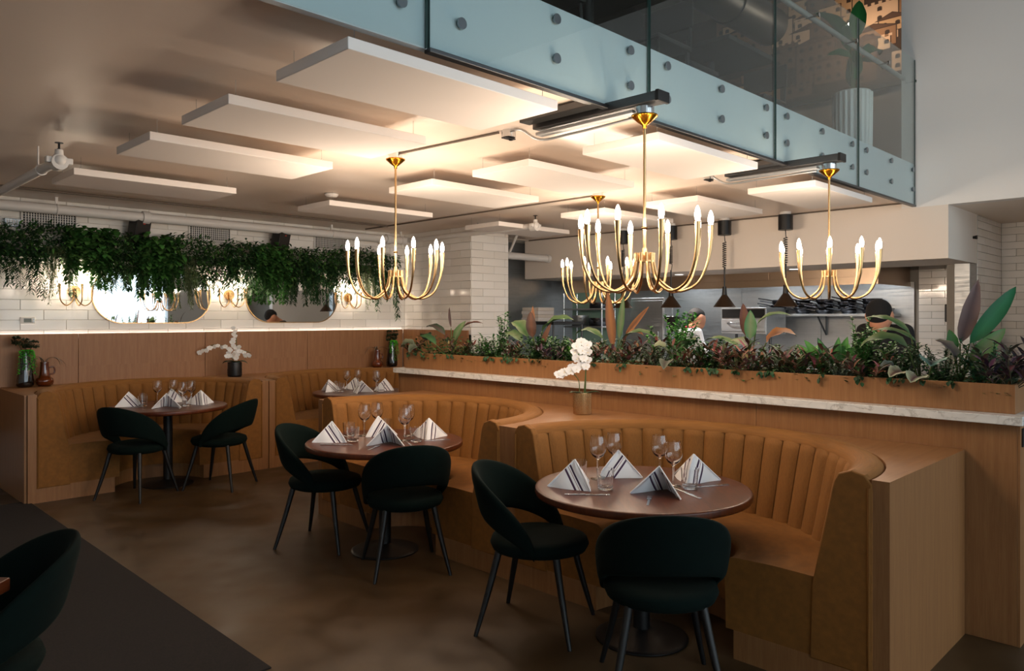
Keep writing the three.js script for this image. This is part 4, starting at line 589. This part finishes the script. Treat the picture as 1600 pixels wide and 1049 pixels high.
// ---------------------------------------------------------------- open kitchen
{
  const h = thing('extractor_hood', 'long stainless extractor hood across the back of the kitchen', 'hood', [9.25, 0, 0]);
  part(h, 'canopy', [bx(0, 0.02, 2.05, 2.55, -7.9, -3.2), bx(0, 1.15, 2.5, 2.55, -7.9, -3.2), bx(0, 1.15, 2.05, 2.55, -3.22, -3.2), bx(0, 1.15, 2.05, 2.55, -7.9, -7.88)], M.hood); part(h, 'lip', [bx(-0.012, 0.0, 2.0, 2.075, -7.9, -3.19), bx(0, 1.15, 2.0, 2.06, -3.2, -3.188)], M.hood);
  for (let z = -7.8; z < -3.4; z += 1.1) part(h, 'face_panel', rb(-0.008, 0, 2.09, 2.5, z, z + 1.06, 0.003), M.hood);
  for (let z = -7.7; z < -3.5; z += 0.9) part(h, 'filter', rb(0.4, 1.0, 2.44, 2.47, z, z + 0.8, 0.004), M.steelD);
  const sp = thing('splashback', 'stainless splashback behind the pan shelf', 'splashback', [KX - 0.02, 0, 0]); for (let i = 0; i < 4; i++) part(sp, 'sheet', rb(0, 0.018, 0.9, 2.06, -7.9 + i * 1.19, -7.9 + i * 1.19 + 1.185, 0.002), M.steel);
  const sh = thing('wall_shelf', 'long steel shelf stacked with pans behind the cook in black', 'shelf', [10.05, 1.62, 0]); part(sh, 'board', [rb(0, 0.32, 0, 0.035, -5.2, -3.3, 0.006)], M.steel); for (const z of [-5.0, -4.25, -3.5]) part(sh, 'bracket', [rod([0.3, -0.25, z], [0.03, -0.005, z], 0.012), rod([0.3, -0.25, z], [0.3, 0, z], 0.012)], M.steelD);
  const pan = (s) => lathe([[0, 0], [0.09, 0], [0.1, 0.004], [0.125, 0.05], [0.127, 0.052], [0.122, 0.05], [0.097, 0.008], [0, 0.006]].map(([r, y]) => [r * s, y * s]), 24), pg = [pan(1), pan(0.85)], hg = tube([[0.12, 0.045, 0], [0.2, 0.06, 0], [0.3, 0.075, 0]], 0.009, 8);
  let k = 0; const R = rng(5); for (const z of [-4.85, -4.52, -4.2, -3.9, -3.6]) for (let i = 0; i < 5; i++, k++) { const t = thing('frying_pan', `${['lowest', 'second lowest', 'middle', 'second highest', 'topmost'][i]} dark steel frying pan in the ${['leftmost', 'second', 'third', 'fourth', 'rightmost'][Math.floor(k / 5)]} stack on the kitchen shelf`, 'pan', [10.2, 1.656 + i * 0.036, z + (R() - 0.5) * 0.04], PI * 0.75 + (R() - 0.5) * 0.9, 'stacked pans on the kitchen shelf'); part(t, 'bowl', pg[k % 2], M.pan); part(t, 'handle', hg, M.pan).position.x = k % 2 ? -0.02 : 0; }
  const bowl = solo('mixing_bowl', lathe([[0, 0], [0.06, 0], [0.12, 0.04], [0.15, 0.11], [0.152, 0.112], [0.145, 0.11], [0.115, 0.045], [0, 0.006]], 28), M.steel, 'large steel mixing bowl at the right end of the pan shelf', 'bowl'); bowl.position.set(10.21, 1.655, -3.42); bowl.scale.setScalar(0.62);
  const ca = thing('counter', 'stainless cook line counter along the kitchen back wall', 'counter', [9.7, 0, 0]); part(ca, 'worktop', rb(0, 0.68, 0.87, 0.91, -7.9, -3.2, 0.006), M.steel); for (let i = 0; i < 4; i++) { const c = part(ca, 'door', rb(0.03, 0.05, 0.1, 0.86, -7.88 + i * 1.17, -6.73 + i * 1.17, 0.004), M.steel); part(c, 'handle', rod([0.005, 0.78, -7.6 + i * 1.17], [0.005, 0.78, -7.0 + i * 1.17], 0.012), M.chrome); } part(ca, 'body', bx(0.05, 0.66, 0.0, 0.87, -7.88, -3.22), M.steelD);
  const gr = thing('broiler', 'steel broiler with a long handle behind the cook in white', 'broiler', [9.35, 1.38, -5.1]); part(gr, 'body', rb(0.02, 0.6, 0, 0.36, -0.33, 0.33, 0.008), M.steel); part(gr, 'opening', bx(0.005, 0.02, 0.22, 0.34, -0.31, 0.31), M.black); part(gr, 'front', rb(0, 0.02, 0.04, 0.2, -0.32, 0.32, 0.004), M.steel); part(gr, 'handle', tube([[0.0, 0.13, -0.2], [-0.05, 0.15, -0.19], [-0.055, 0.15, 0], [-0.05, 0.15, 0.19], [0.0, 0.13, 0.2]], 0.012, 24), M.chrome); part(gr, 'leg', [rod([0.3, -0.47, -0.25], [0.3, 0, -0.25], 0.02), rod([0.3, -0.47, 0.25], [0.3, 0, 0.25], 0.02)], M.steelD);
  gr.position.x = 9.42; gr.position.z = -5.0;
  const fr = thing('refrigerator', 'tall stainless refrigerator left of the cook in white', 'refrigerator', [9.4, 0, -6.55]); part(fr, 'body', rb(0.02, 0.28, 0, 1.9, -0.3, 0.3, 0.01), M.steel); part(fr, 'door', rb(0, 0.02, 0.1, 1.86, -0.29, 0.29, 0.006), M.steel); part(fr, 'handle', rod([-0.02, 0.9, 0.22], [-0.02, 1.4, 0.22], 0.01), M.chrome);
  const rk = (label, z0, z1, ys, x0 = 9.0, x1 = 9.35) => { const t = thing('storage_rack', label, 'rack', [0, 0, 0]); for (const [x, z] of [[x0, z0], [x0, z1], [x1, z0], [x1, z1]]) part(t, 'post', rod([x, 0, z], [x, 1.98, z], 0.012), M.chrome); for (const y of ys) part(t, 'shelf', rb(x0 - 0.01, x1 + 0.01, y, y + 0.025, z0 - 0.01, z1 + 0.01, 0.004), M.steel); return t; };
  rk('steel storage rack with pots at the left of the kitchen', -7.75, -7.0, [0.3, 0.9, 1.45, 1.72], 8.9, 9.22);
  const pot = (label, x, y, z, r, hh, m) => { const t = thing('stock_pot', label, 'pot', [x, y, z]); part(t, 'body', lathe([[0, 0], [r, 0], [r, hh], [r + 0.006, hh + 0.004], [r - 0.004, hh], [r - 0.004, 0.01], [0, 0.008]], 28), m); for (const s of [-1, 1]) part(t, 'handle', tube([[s * r, hh * 0.7, -0.03], [s * (r + 0.025), hh * 0.72, -0.02], [s * (r + 0.025), hh * 0.72, 0.02], [s * r, hh * 0.7, 0.03]], 0.005, 12, 6), m).rotation.y = 0.8; };
  pot('upper black pot on the storage rack', 9.06, 1.746, -7.2, 0.13, 0.09, M.pan); pot('lower black pot on the storage rack', 9.06, 1.476, -7.2, 0.14, 0.12, M.pan); pot('wide steel pot on the storage rack', 9.06, 1.476, -7.55, 0.13, 0.16, M.steel);
  for (let i = 0; i < 4; i++) solo('cardboard_tray', rb(8.15, 8.5, 1.55 + i * 0.052, 1.6 + i * 0.052, -7.95 + 0.02 * (i % 2), -7.6, 0.004), i % 2 ? M.cream : M.panel, `${['lowest', 'second lowest', 'second highest', 'topmost'][i]} pale tray in the stack beside the steel wall`, 'tray', 'stacked trays');
  const ts = thing('side_shelf', 'grey shelf under the stack of pale trays', 'shelf', [8.1, 1.5, -8.0]); part(ts, 'board', rb(0, 0.7, 0, 0.045, 0, 0.75, 0.004), M.steelD); for (const [x, z] of [[0.03, 0.03], [0.67, 0.03], [0.03, 0.72], [0.67, 0.72]]) part(ts, 'post', rod([x, -1.5, z], [x, 0.01, z], 0.015), M.steelD);
  solo('glazed_screen', [bx(9.28, 9.29, 0.9, 2.0, -7.9, -6.9)], std({ color: '#86a89a', roughness: 0.35 }), 'pale green panel at the left of the kitchen', 'panel');
  const ck = thing('conical_strainer', 'dark conical strainer hanging in the kitchen', 'strainer', [9.4, 1.5, -6.1]); part(ck, 'cone', new THREE.ConeGeometry(0.12, 0.24, 24, 1, true).rotateX(PI), std({ color: '#2b2725', roughness: 0.6, metalness: 0.6, side: THREE.DoubleSide })); part(ck, 'hook', rod([0, 0.12, 0], [0, 1.0, 0], 0.004), M.chrome); part(ck, 'rim', new THREE.TorusGeometry(0.12, 0.005, 6, 28).rotateX(PI / 2).translate(0, 0.12, 0), M.chrome);
  const ps = thing('pass_counter', 'stainless pass counter below the heat lamps', 'counter', [8.0, 0, 0]); part(ps, 'worktop', rb(0, 0.5, 0.9, 0.94, -7.0, -3.1, 0.006), M.steel); part(ps, 'body', bx(0.03, 0.47, 0, 0.9, -6.97, -3.13), M.steelD);
  // heat lamps on coiled cords
  ['leftmost', 'second', 'third', 'rightmost'].forEach((w, i) => {
    const z = [-6.0, -5.26, -4.52, -3.77][i], t = thing('heat_lamp', `${w} black heat lamp on a coiled cord above the kitchen pass${i === 1 || i === 2 ? ', counted from the left' : ''}`, 'heat lamp', [8.08, 0, z], 0, 'heat lamps over the pass');
    part(t, 'mount', cyl(0.06, 0.06, 0.03, 0, CE - 0.03, 0), M.pipe); part(t, 'reel', cyl(0.078, 0.078, 0.17, 0, CE - 0.2, 0, 28), M.black);
    const pts = [[0.0, 2.58, 0]]; for (let k = 0; k <= 96; k++) { const a = k / 8 * 2 * PI; pts.push([0.02 * Math.cos(a), 2.5 - k / 96 * (i < 2 ? 0.22 : 0.3), 0.02 * Math.sin(a)]); } pts.push([0, 2.15, 0], [0, 1.96, 0]); part(t, 'coiled_cord', tube(pts, 0.005, 320, 5), M.black); part(t, 'cord', rod([0, 1.96, 0], [0, 2.2, 0], 0.009), M.black);
    part(t, 'socket', cyl(0.03, 0.022, 0.1, 0, 1.87, 0), M.black); part(t, 'shade', lathe([[0.13, 1.73], [0.028, 1.875], [0.0, 1.88], [0.024, 1.87], [0.126, 1.731]], 32), std({ color: '#3a2a1c', roughness: 0.4, metalness: 0.5 }));
    const b = part(t, 'bulb', new THREE.SphereGeometry(0.04, 16, 12).translate(0, 1.775, 0), M.down); const l = lamp(t, 0, 1.775, 0, 0.14);
  });
  // recessed downlights under the bulkhead
  [-5.6, -4.0].forEach((z, i) => { const t = thing('downlight', `${i ? 'right' : 'left'} recessed downlight under the cream bulkhead`, 'downlight', [8.8, 2.19, z]); part(t, 'trim_ring', new THREE.TorusGeometry(0.06, 0.006, 6, 28).rotateX(PI / 2), M.pipe); part(t, 'lens', cyl(0.056, 0.056, 0.006, 0, -0.004, 0, 24), M.down); const l = new THREE.SpotLight(WARM.clone().lerp(new THREE.Color(1, 1, 1), 0.6), 5, 0, 1.2, 0.6); l.position.set(0, -0.02, 0); l.target.position.set(0, -1, 0); l.add(l.target); l.castShadow = true; l.shadow.radius = 2; t.add(l); });
  for (const [i, z] of [[0, -6.6], [1, -5.0], [2, -3.7]]) { const t = thing('hood_light', `${['left', 'middle', 'right'][i]} tube light inside the extractor hood`, 'light', [9.55, 2.24, z]); part(t, 'bracket', [rod([0, 0.02, -0.2], [0, 0.27, -0.2], 0.006), rod([0, 0.02, 0.2], [0, 0.27, 0.2], 0.006)], M.steelD); part(t, 'tube', bx(-0.04, 0.04, 0, 0.03, -0.25, 0.25), std({ color: '#ffffff', emissive: new THREE.Color().setRGB(0.85, 0.95, 1), emissiveIntensity: 3 })); const l = new THREE.RectAreaLight(new THREE.Color().setRGB(0.93, 0.97, 1), 42, 0.08, 0.5); l.position.y = -0.005; l.rotation.x = -PI / 2; t.add(l); }
  const fx = thing('wall_dispenser', 'black dispenser on the tiled wall behind the tall calathea', 'dispenser', [KX - 0.1, 1.55, -2.78]); part(fx, 'case', rb(0, 0.095, 0, 0.22, 0, 0.16, 0.012), M.black); part(fx, 'lever', rb(-0.015, 0.0, 0.02, 0.06, 0.03, 0.13, 0.004), M.dark);
  const bn = thing('alcove_panel', 'tall black panel on the tiled side wall of the alcove', 'panel', [9.55, 0.9, -2.2]); part(bn, 'case', rb(0, 0.26, 0, 0.55, 0, 0.08, 0.01), M.black); part(bn, 'latch', rb(0.22, 0.24, 0.25, 0.32, 0.08, 0.09, 0.003), M.chrome);
  const sl = thing('spot_fitting', 'small black spot fitting on the alcove wall at the right edge', 'spotlight', [KX - 0.06, 2.48, -1.62]); part(sl, 'arm', rod([0.06, 0, 0], [0, 0, 0], 0.008), M.black); part(sl, 'head', new THREE.SphereGeometry(0.04, 16, 12), M.blackGloss);
  const kn = thing('coat_peg', 'small dark knob on the grey bulkhead return', 'peg', [9.17, 2.46, -2.2]); part(kn, 'knob', [rod([0, 0, 0], [0, 0, 0.04], 0.014, 0.022, 12)], M.black);
}
// ---------------------------------------------------------------- two cooks behind the planter
function bodyGeo(bones, lo, hi, cell) {   // bones: [a, ra, b, rb]; one smooth surface around them
  const size = Math.max(hi[0] - lo[0], hi[1] - lo[1], hi[2] - lo[2]), n = Math.ceil(size / cell), mc = new MarchingCubes(n, M.skin, false, false, 300000); mc.isolation = 0;
  const A = V(), c = [(lo[0] + hi[0]) / 2, (lo[1] + hi[1]) / 2, (lo[2] + hi[2]) / 2], B = bones.map(([a, ra, b, rb, w = 1]) => ({ a: V(...a), d: V(...b).sub(V(...a)), ra, rb, l: 0 })); B.forEach((b) => b.l = b.d.lengthSq() || 1e-9);
  for (let z = 0; z < n; z++) for (let y = 0; y < n; y++) for (let x = 0; x < n; x++) {
    const P = V(c[0] + (2 * x / n - 1) * size / 2, c[1] + (2 * y / n - 1) * size / 2, c[2] + (2 * z / n - 1) * size / 2); let s = 0; const K = 34;
    for (const b of B) { A.copy(P).sub(b.a); const t = Math.max(0, Math.min(1, A.dot(b.d) / b.l)), d = A.addScaledVector(b.d, -t).length() - (b.ra + (b.rb - b.ra) * t); if (d < 0.25) s += Math.exp(-K * d); }
    mc.field[x + y * n + z * n * n] = s > 0 ? Math.log(s) / K : -0.3;
  }
  mc.update(); const g = new THREE.BufferGeometry(), k = mc.count; g.setAttribute('position', new THREE.Float32BufferAttribute(mc.positionArray.slice(0, k * 3), 3)); g.setAttribute('normal', new THREE.Float32BufferAttribute(mc.normalArray.slice(0, k * 3).map((v) => -v), 3));
  g.scale(size / 2, size / 2, size / 2).translate(...c); const m = mergeVertices((g.deleteAttribute('normal'), g), 1e-4); m.computeVertexNormals(); return m;
}
function cook(label, pos, turn, cloth, bow, extras) {   // faces +z in its own axes, hands at work in front; the head bows about the neck
  const t = thing('person', label, 'person', pos, turn), arms = [], hands = [], nod = (g) => g.rotateX(bow).translate(0, 1.45, 0.01 + bow * 0.03);
  for (const s of [-1, 1]) { arms.push([[s * 0.18, 1.4, 0], 0.06, [s * 0.25, 1.13, 0.06], 0.047], [[s * 0.25, 1.13, 0.06], 0.045, [s * 0.13, 1.03, 0.28], 0.032]); hands.push([[s * 0.13, 1.03, 0.28], 0.026, [s * 0.1, 1.02, 0.35], 0.03]); for (let f = 0; f < 4; f++) hands.push([[s * (0.125 - 0.017 * f), 1.02, 0.36], 0.009, [s * (0.12 - 0.019 * f), 1.005, 0.41 + (f % 3) * 0.006], 0.008], [[s * (0.12 - 0.019 * f), 1.005, 0.41], 0.008, [s * (0.115 - 0.019 * f), 0.98, 0.425], 0.007]); hands.push([[s * 0.075, 1.02, 0.33], 0.011, [s * 0.05, 1.005, 0.375], 0.008]); }
  const hy = 0.15, head = [[[0, hy + 0.035, 0.005], 0.086, [0, hy + 0.045, -0.02], 0.085], [[0, hy - 0.06, 0.045], 0.045, [0, hy, 0.035], 0.066], [[0, hy + 0.0, 0.1], 0.009, [0, hy - 0.03, 0.118], 0.012], [[-0.082, hy - 0.015, 0.0], 0.012, [-0.086, hy + 0.02, -0.006], 0.016], [[0.082, hy - 0.015, 0.0], 0.012, [0.086, hy + 0.02, -0.006], 0.016], [[0, -0.03, -0.02], 0.054, [0, hy - 0.04, -0.005], 0.052], [[-0.022, hy - 0.064, 0.092], 0.008, [0.022, hy - 0.064, 0.092], 0.008]];
  part(t, 'body', [nod(bodyGeo(head, [-0.15, -0.09, -0.15], [0.15, 0.31, 0.2], 0.0065)), bodyGeo(hands, [-0.2, 0.93, 0.22], [0.2, 1.1, 0.46], 0.007)], M.skin);
  const torso = [[[0, 1.37, -0.01], 0.08, [0, 1.15, 0], 0.12], [[-0.13, 1.39, -0.01], 0.062, [0.13, 1.39, -0.01], 0.062], [[-0.06, 1.2, 0], 0.1, [-0.06, 0.98, 0], 0.1], [[0.06, 1.2, 0], 0.1, [0.06, 0.98, 0], 0.1], ...arms];
  part(t, 'shirt', bodyGeo(torso, [-0.38, 0.82, -0.2], [0.38, 1.54, 0.38], 0.014), cloth);
  const legs = []; for (const s of [-1, 1]) legs.push([[s * 0.09, 0.92, 0], 0.1, [s * 0.095, 0.5, 0.01], 0.065], [[s * 0.095, 0.5, 0.01], 0.062, [s * 0.1, 0.09, -0.01], 0.045]); part(t, 'trousers', bodyGeo(legs, [-0.3, 0.04, -0.3], [0.3, 1.04, 0.3], 0.02), M.blackCloth);
  for (const s of [-1, 1]) part(t, 'shoe', bodyGeo([[[s * 0.1, 0.05, -0.05], 0.048, [s * 0.11, 0.04, 0.15], 0.038]], [s * 0.105 - 0.12, -0.02, -0.14], [s * 0.105 + 0.12, 0.12, 0.24], 0.014), M.black);
  for (const s of [-1, 1]) part(t, 'eye', nod(new THREE.SphereGeometry(0.009, 10, 8).translate(s * 0.031, hy + 0.012, 0.096)), M.black);
  extras(t, hy, nod); return t;
}
const yawTo = (x, z, dx, dz) => Math.atan2(dx, dz);
const cookA = cook('cook in black shirt and black cap, head bowed, behind the right part of the planter', [7.7, 0, -2.6], yawTo(0, 0, -1, 0.1), M.blackCloth, 1.0, (t, hy, nod) => {
  part(t, 'cap', nod(merge([bodyGeo([[[0, hy + 0.06, 0.01], 0.094, [0, hy + 0.065, -0.025], 0.094], [[0, hy + 0.02, -0.05], 0.07, [0, hy + 0.05, -0.04], 0.08]], [-0.15, hy - 0.08, -0.19], [0.15, hy + 0.22, 0.14], 0.008)])), M.blackCloth, 'black cap');
});
cookA.scale.setScalar(1.05);
cook('cook in a white shirt with brown apron straps behind the middle of the planter', [8.95, 0, -5.52], 1.1, M.whiteCloth, 0.5, (t, hy, nod) => {
  part(t, 'hair', nod(bodyGeo([[[0, hy + 0.055, -0.005], 0.093, [0, hy + 0.05, -0.03], 0.092], [[0, hy - 0.03, -0.06], 0.05, [0, hy + 0.02, -0.045], 0.075]], [-0.15, hy - 0.12, -0.19], [0.15, hy + 0.18, 0.12], 0.008)), std({ color: '#171210', roughness: 0.8 }));
  part(t, 'neckerchief', new THREE.TorusGeometry(0.062, 0.016, 8, 24).rotateX(PI / 2 + 0.2).translate(0, 1.462, 0.005), std({ color: '#a8283c', roughness: 0.8 }), 'red neckerchief');
  for (const s of [-1, 1]) part(t, 'apron_strap', tube([[-s * 0.1, 1.0, 0.128], [-s * 0.1, 1.25, 0.135], [-s * 0.07, 1.455, 0.03], [-s * 0.03, 1.4, -0.098], [s * 0.06, 1.2, -0.128], [s * 0.1, 1.0, -0.118]], 0.012, 30, 6), M.apron);
  part(t, 'apron', grid(12, 6, (u, v) => { const a = (u - 0.5) * 2.4; return [Math.sin(a) * 0.18, 0.55 + 0.5 * v, Math.cos(a) * 0.14]; }), M.apron, 'brown apron');
});
M.apron.side = THREE.DoubleSide;
// ---------------------------------------------------------------- mezzanine: mural, plant, dark furniture
{
  const W = 1024, H = 512, cv = document.createElement('canvas'); cv.width = W; cv.height = H; const g = cv.getContext('2d'), R = rng(404);
  g.fillStyle = '#3a2a20'; g.fillRect(0, 0, W, H);
  for (let k = 0; k < 95; k++) {
    const y = H * (0.05 + 0.95 * k / 95), w = 40 + R() * 70, h = 50 + R() * 120, x = R() * W - 30, c = ['#8a6a4e', '#6e5340', '#a5825f', '#57402f', '#b8977a', '#7c5b41'][Math.floor(R() * 6)];
    g.fillStyle = c; g.fillRect(x, y - h * 0.5, w, h); g.strokeStyle = '#2a1c14'; g.lineWidth = 2; g.strokeRect(x, y - h * 0.5, w, h);
    const roof = R(); g.fillStyle = '#4a3326'; if (roof < 0.5) { g.beginPath(); g.moveTo(x - 6, y - h * 0.5); g.lineTo(x + w / 2, y - h * 0.5 - 24); g.lineTo(x + w + 6, y - h * 0.5); g.closePath(); g.fill(); g.stroke(); } else if (roof < 0.75) { g.fillStyle = c; for (let q = 0; q < w; q += 16) g.fillRect(x + q, y - h * 0.5 - 9, 8, 10); }
    g.fillStyle = '#2c1f18'; const sx = 20 + R() * 22, sy = 28 + R() * 26; for (let wy = y - h * 0.5 + 14; wy < y + h * 0.4; wy += sy) for (let wx = x + 9; wx < x + w - 12; wx += sx) { g.beginPath(); g.arc(wx + 5, wy + 4, 5, PI, 0); g.fill(); g.fillRect(wx, wy + 4, 10, 12); }
  }
  const ct = new THREE.CanvasTexture(cv); ct.colorSpace = THREE.SRGBColorSpace;
  solo('wall_mural', new THREE.BoxGeometry(5.2, 1.5, 0.01).rotateY(-PI / 2).translate(9.24, 5.08, -5.25), std({ map: ct, roughness: 0.85 }), 'brown mural of an old hill town on the mezzanine wall', 'mural');
  struct('trim_4', bx(9.2, 9.25, 4.27, 4.32, -8.5, -2.64), M.dark, 'dark rail below the mural', 'trim');
  const p = thing('floor_planter', 'white fluted planter with a leafy plant behind the mezzanine glass', 'planter', [7.48, FL2, -2.82]), prof = [[0, 0], [0.15, 0], [0.165, 0.02], [0.172, 0.6], [0.165, 0.62], [0.15, 0.62], [0.15, 0.58], [0, 0.56]];
  part(p, 'pot', [lathe(prof, 48), ...Array.from({ length: 22 }, (_, k) => { const a = k / 22 * 2 * PI; return rod([0.162 * Math.cos(a), 0.02, 0.162 * Math.sin(a)], [0.168 * Math.cos(a), 0.605, 0.168 * Math.sin(a)], 0.017, 0.017, 8); })], M.white); part(p, 'soil', cyl(0.15, 0.15, 0.02, 0, 0.57, 0), M.soil);
  const L = (x, y, z, dx, dy, dz, len, w, c, curl = 1) => { const f = new Foliage(); f.leaf(V(0, 0, 0), V(dx, dy, dz), len, w, { col: c, mid: c.map((q) => q * 1.5), curl, seg: 9, fold: 0.2, wave: 0.08, up: V(-0.6, 0.5, 0.5) }); const l = part(p, 'leaf', f.geo(), M.leaf); l.position.set(x, y, z); part(l, 'stalk', tube([[-x * 0.95, 0.57 - y, -z * 0.95], [-x * 0.6, (0.57 - y) * 0.5, -z * 0.6], [0, 0, 0]], 0.008, 10, 6), M_stemG); };
  const G1 = [0.012, 0.09, 0.02], G2 = [0.01, 0.05, 0.015]; L(0.0, 0.75, 0.02, 0, 1, 0.1, 0.3, 0.13, G1, 0.4); L(-0.08, 1.0, 0.0, -0.5, 1, 0, 0.4, 0.14, G2, 1.4); L(0.1, 1.0, 0.05, 0.9, 0.7, 0.4, 0.5, 0.14, G1, 1.2); L(0.05, 1.15, 0, 0.2, 1, 0.1, 0.5, 0.16, G1, 0.6); L(-0.03, 1.1, 0.0, -0.7, 0.9, -0.2, 0.5, 0.15, G2, 1.2); L(0.12, 0.95, 0.04, 1, 0.25, 0.5, 0.42, 0.12, [0.03, 0.05, 0.015], 0.9); L(0.02, 0.7, -0.03, -0.3, 1, 0.3, 0.35, 0.12, G2, 0.7); L(-0.05, 0.9, 0.03, -1, 0.4, 0.1, 0.35, 0.13, G1, 1.3); L(0.06, 1.2, -0.05, 0.5, 0.9, -0.5, 0.5, 0.17, [0.09, 0.06, 0.02], 1.3);
  const leg4 = (t, a, h, m, r = 0.015) => { for (const [x, z] of [[-a, -a], [a, -a], [-a, a], [a, a]]) part(t, 'leg', rod([x, 0, z], [x * 0.9, h, z * 0.9], r), m); };
  [[2.2, -3.3, 'above the large front ceiling panel'], [4.1, -3.35, 'above the nearest chandelier'], [6.0, -3.5, 'left of the white fluted planter']].forEach(([x, z, w], i) => {
    const t = thing('mezzanine_table', `dark square table on the mezzanine ${w}`, 'table', [x, FL2, z], 0, 'mezzanine tables'); part(t, 'tabletop', rb(-0.42, 0.42, 0.72, 0.76, -0.42, 0.42, 0.006), M.dark); part(t, 'column', cyl(0.04, 0.04, 0.71, 0, 0.02, 0), M.black); part(t, 'base', cyl(0.25, 0.22, 0.03, 0, 0, 0), M.black);
    for (const [k, dx] of [[0, -0.62], [1, 0.62]]) { const c = thing('mezzanine_chair', `black chair ${k ? 'right' : 'left'} of the mezzanine table ${w}`, 'chair', [x + dx, FL2, z + 0.1], k ? -PI / 2 : PI / 2, 'mezzanine chairs'); part(c, 'seat', rb(-0.22, 0.22, 0.43, 0.47, -0.22, 0.22, 0.012), M.black); part(c, 'backrest', rb(-0.22, 0.22, 0.62, 0.84, -0.24, -0.215, 0.01), M.black); part(c, 'back_post', [rod([-0.2, 0.44, -0.22], [-0.2, 0.84, -0.235], 0.012), rod([0.2, 0.44, -0.22], [0.2, 0.84, -0.235], 0.012)], M.black); leg4(c, 0.21, 0.44, M.black, 0.012); }
  });
  const ml = (label, x, y, z, I) => { const t = thing('mezzanine_pendant', label, 'pendant lamp', [x, y, z]); part(t, 'globe', new THREE.SphereGeometry(0.06, 20, 14), M.bulb); part(t, 'cord', rod([0, 0.05, 0], [0, TOP - y, 0], 0.005), M.black); part(t, 'cap', cyl(0.03, 0.02, 0.04, 0, 0.05, 0), M.brass); lamp(t, 0, 0, 0, I, 3); };
  ml('glowing globe pendant near the mural on the mezzanine', 8.75, 4.9, -3.3, 0.9); ml('glowing globe pendant over the mezzanine tables', 4.6, 4.95, -4.6, 0.3);
  const dk = thing('mezzanine_duct', 'black round duct under the upper roof', 'duct', [0, 5.1, -4.2]); part(dk, 'pipe', rod([-2.5, 0, 0], [8.6, 0, 0], 0.22, 0.22, 24), M.black); for (let x = -2; x < 8.6; x += 1.2) part(dk, 'joint', rod([x - 0.02, 0, 0], [x + 0.02, 0, 0], 0.235, 0.235, 24), M.black);
  struct('wall_mezzanine_back', bx(-3, 9.25, FL2, TOP, -6.0, -5.9), M.dark, 'dark back wall of the mezzanine', 'wall');
}
renderer.render(scene, camera);
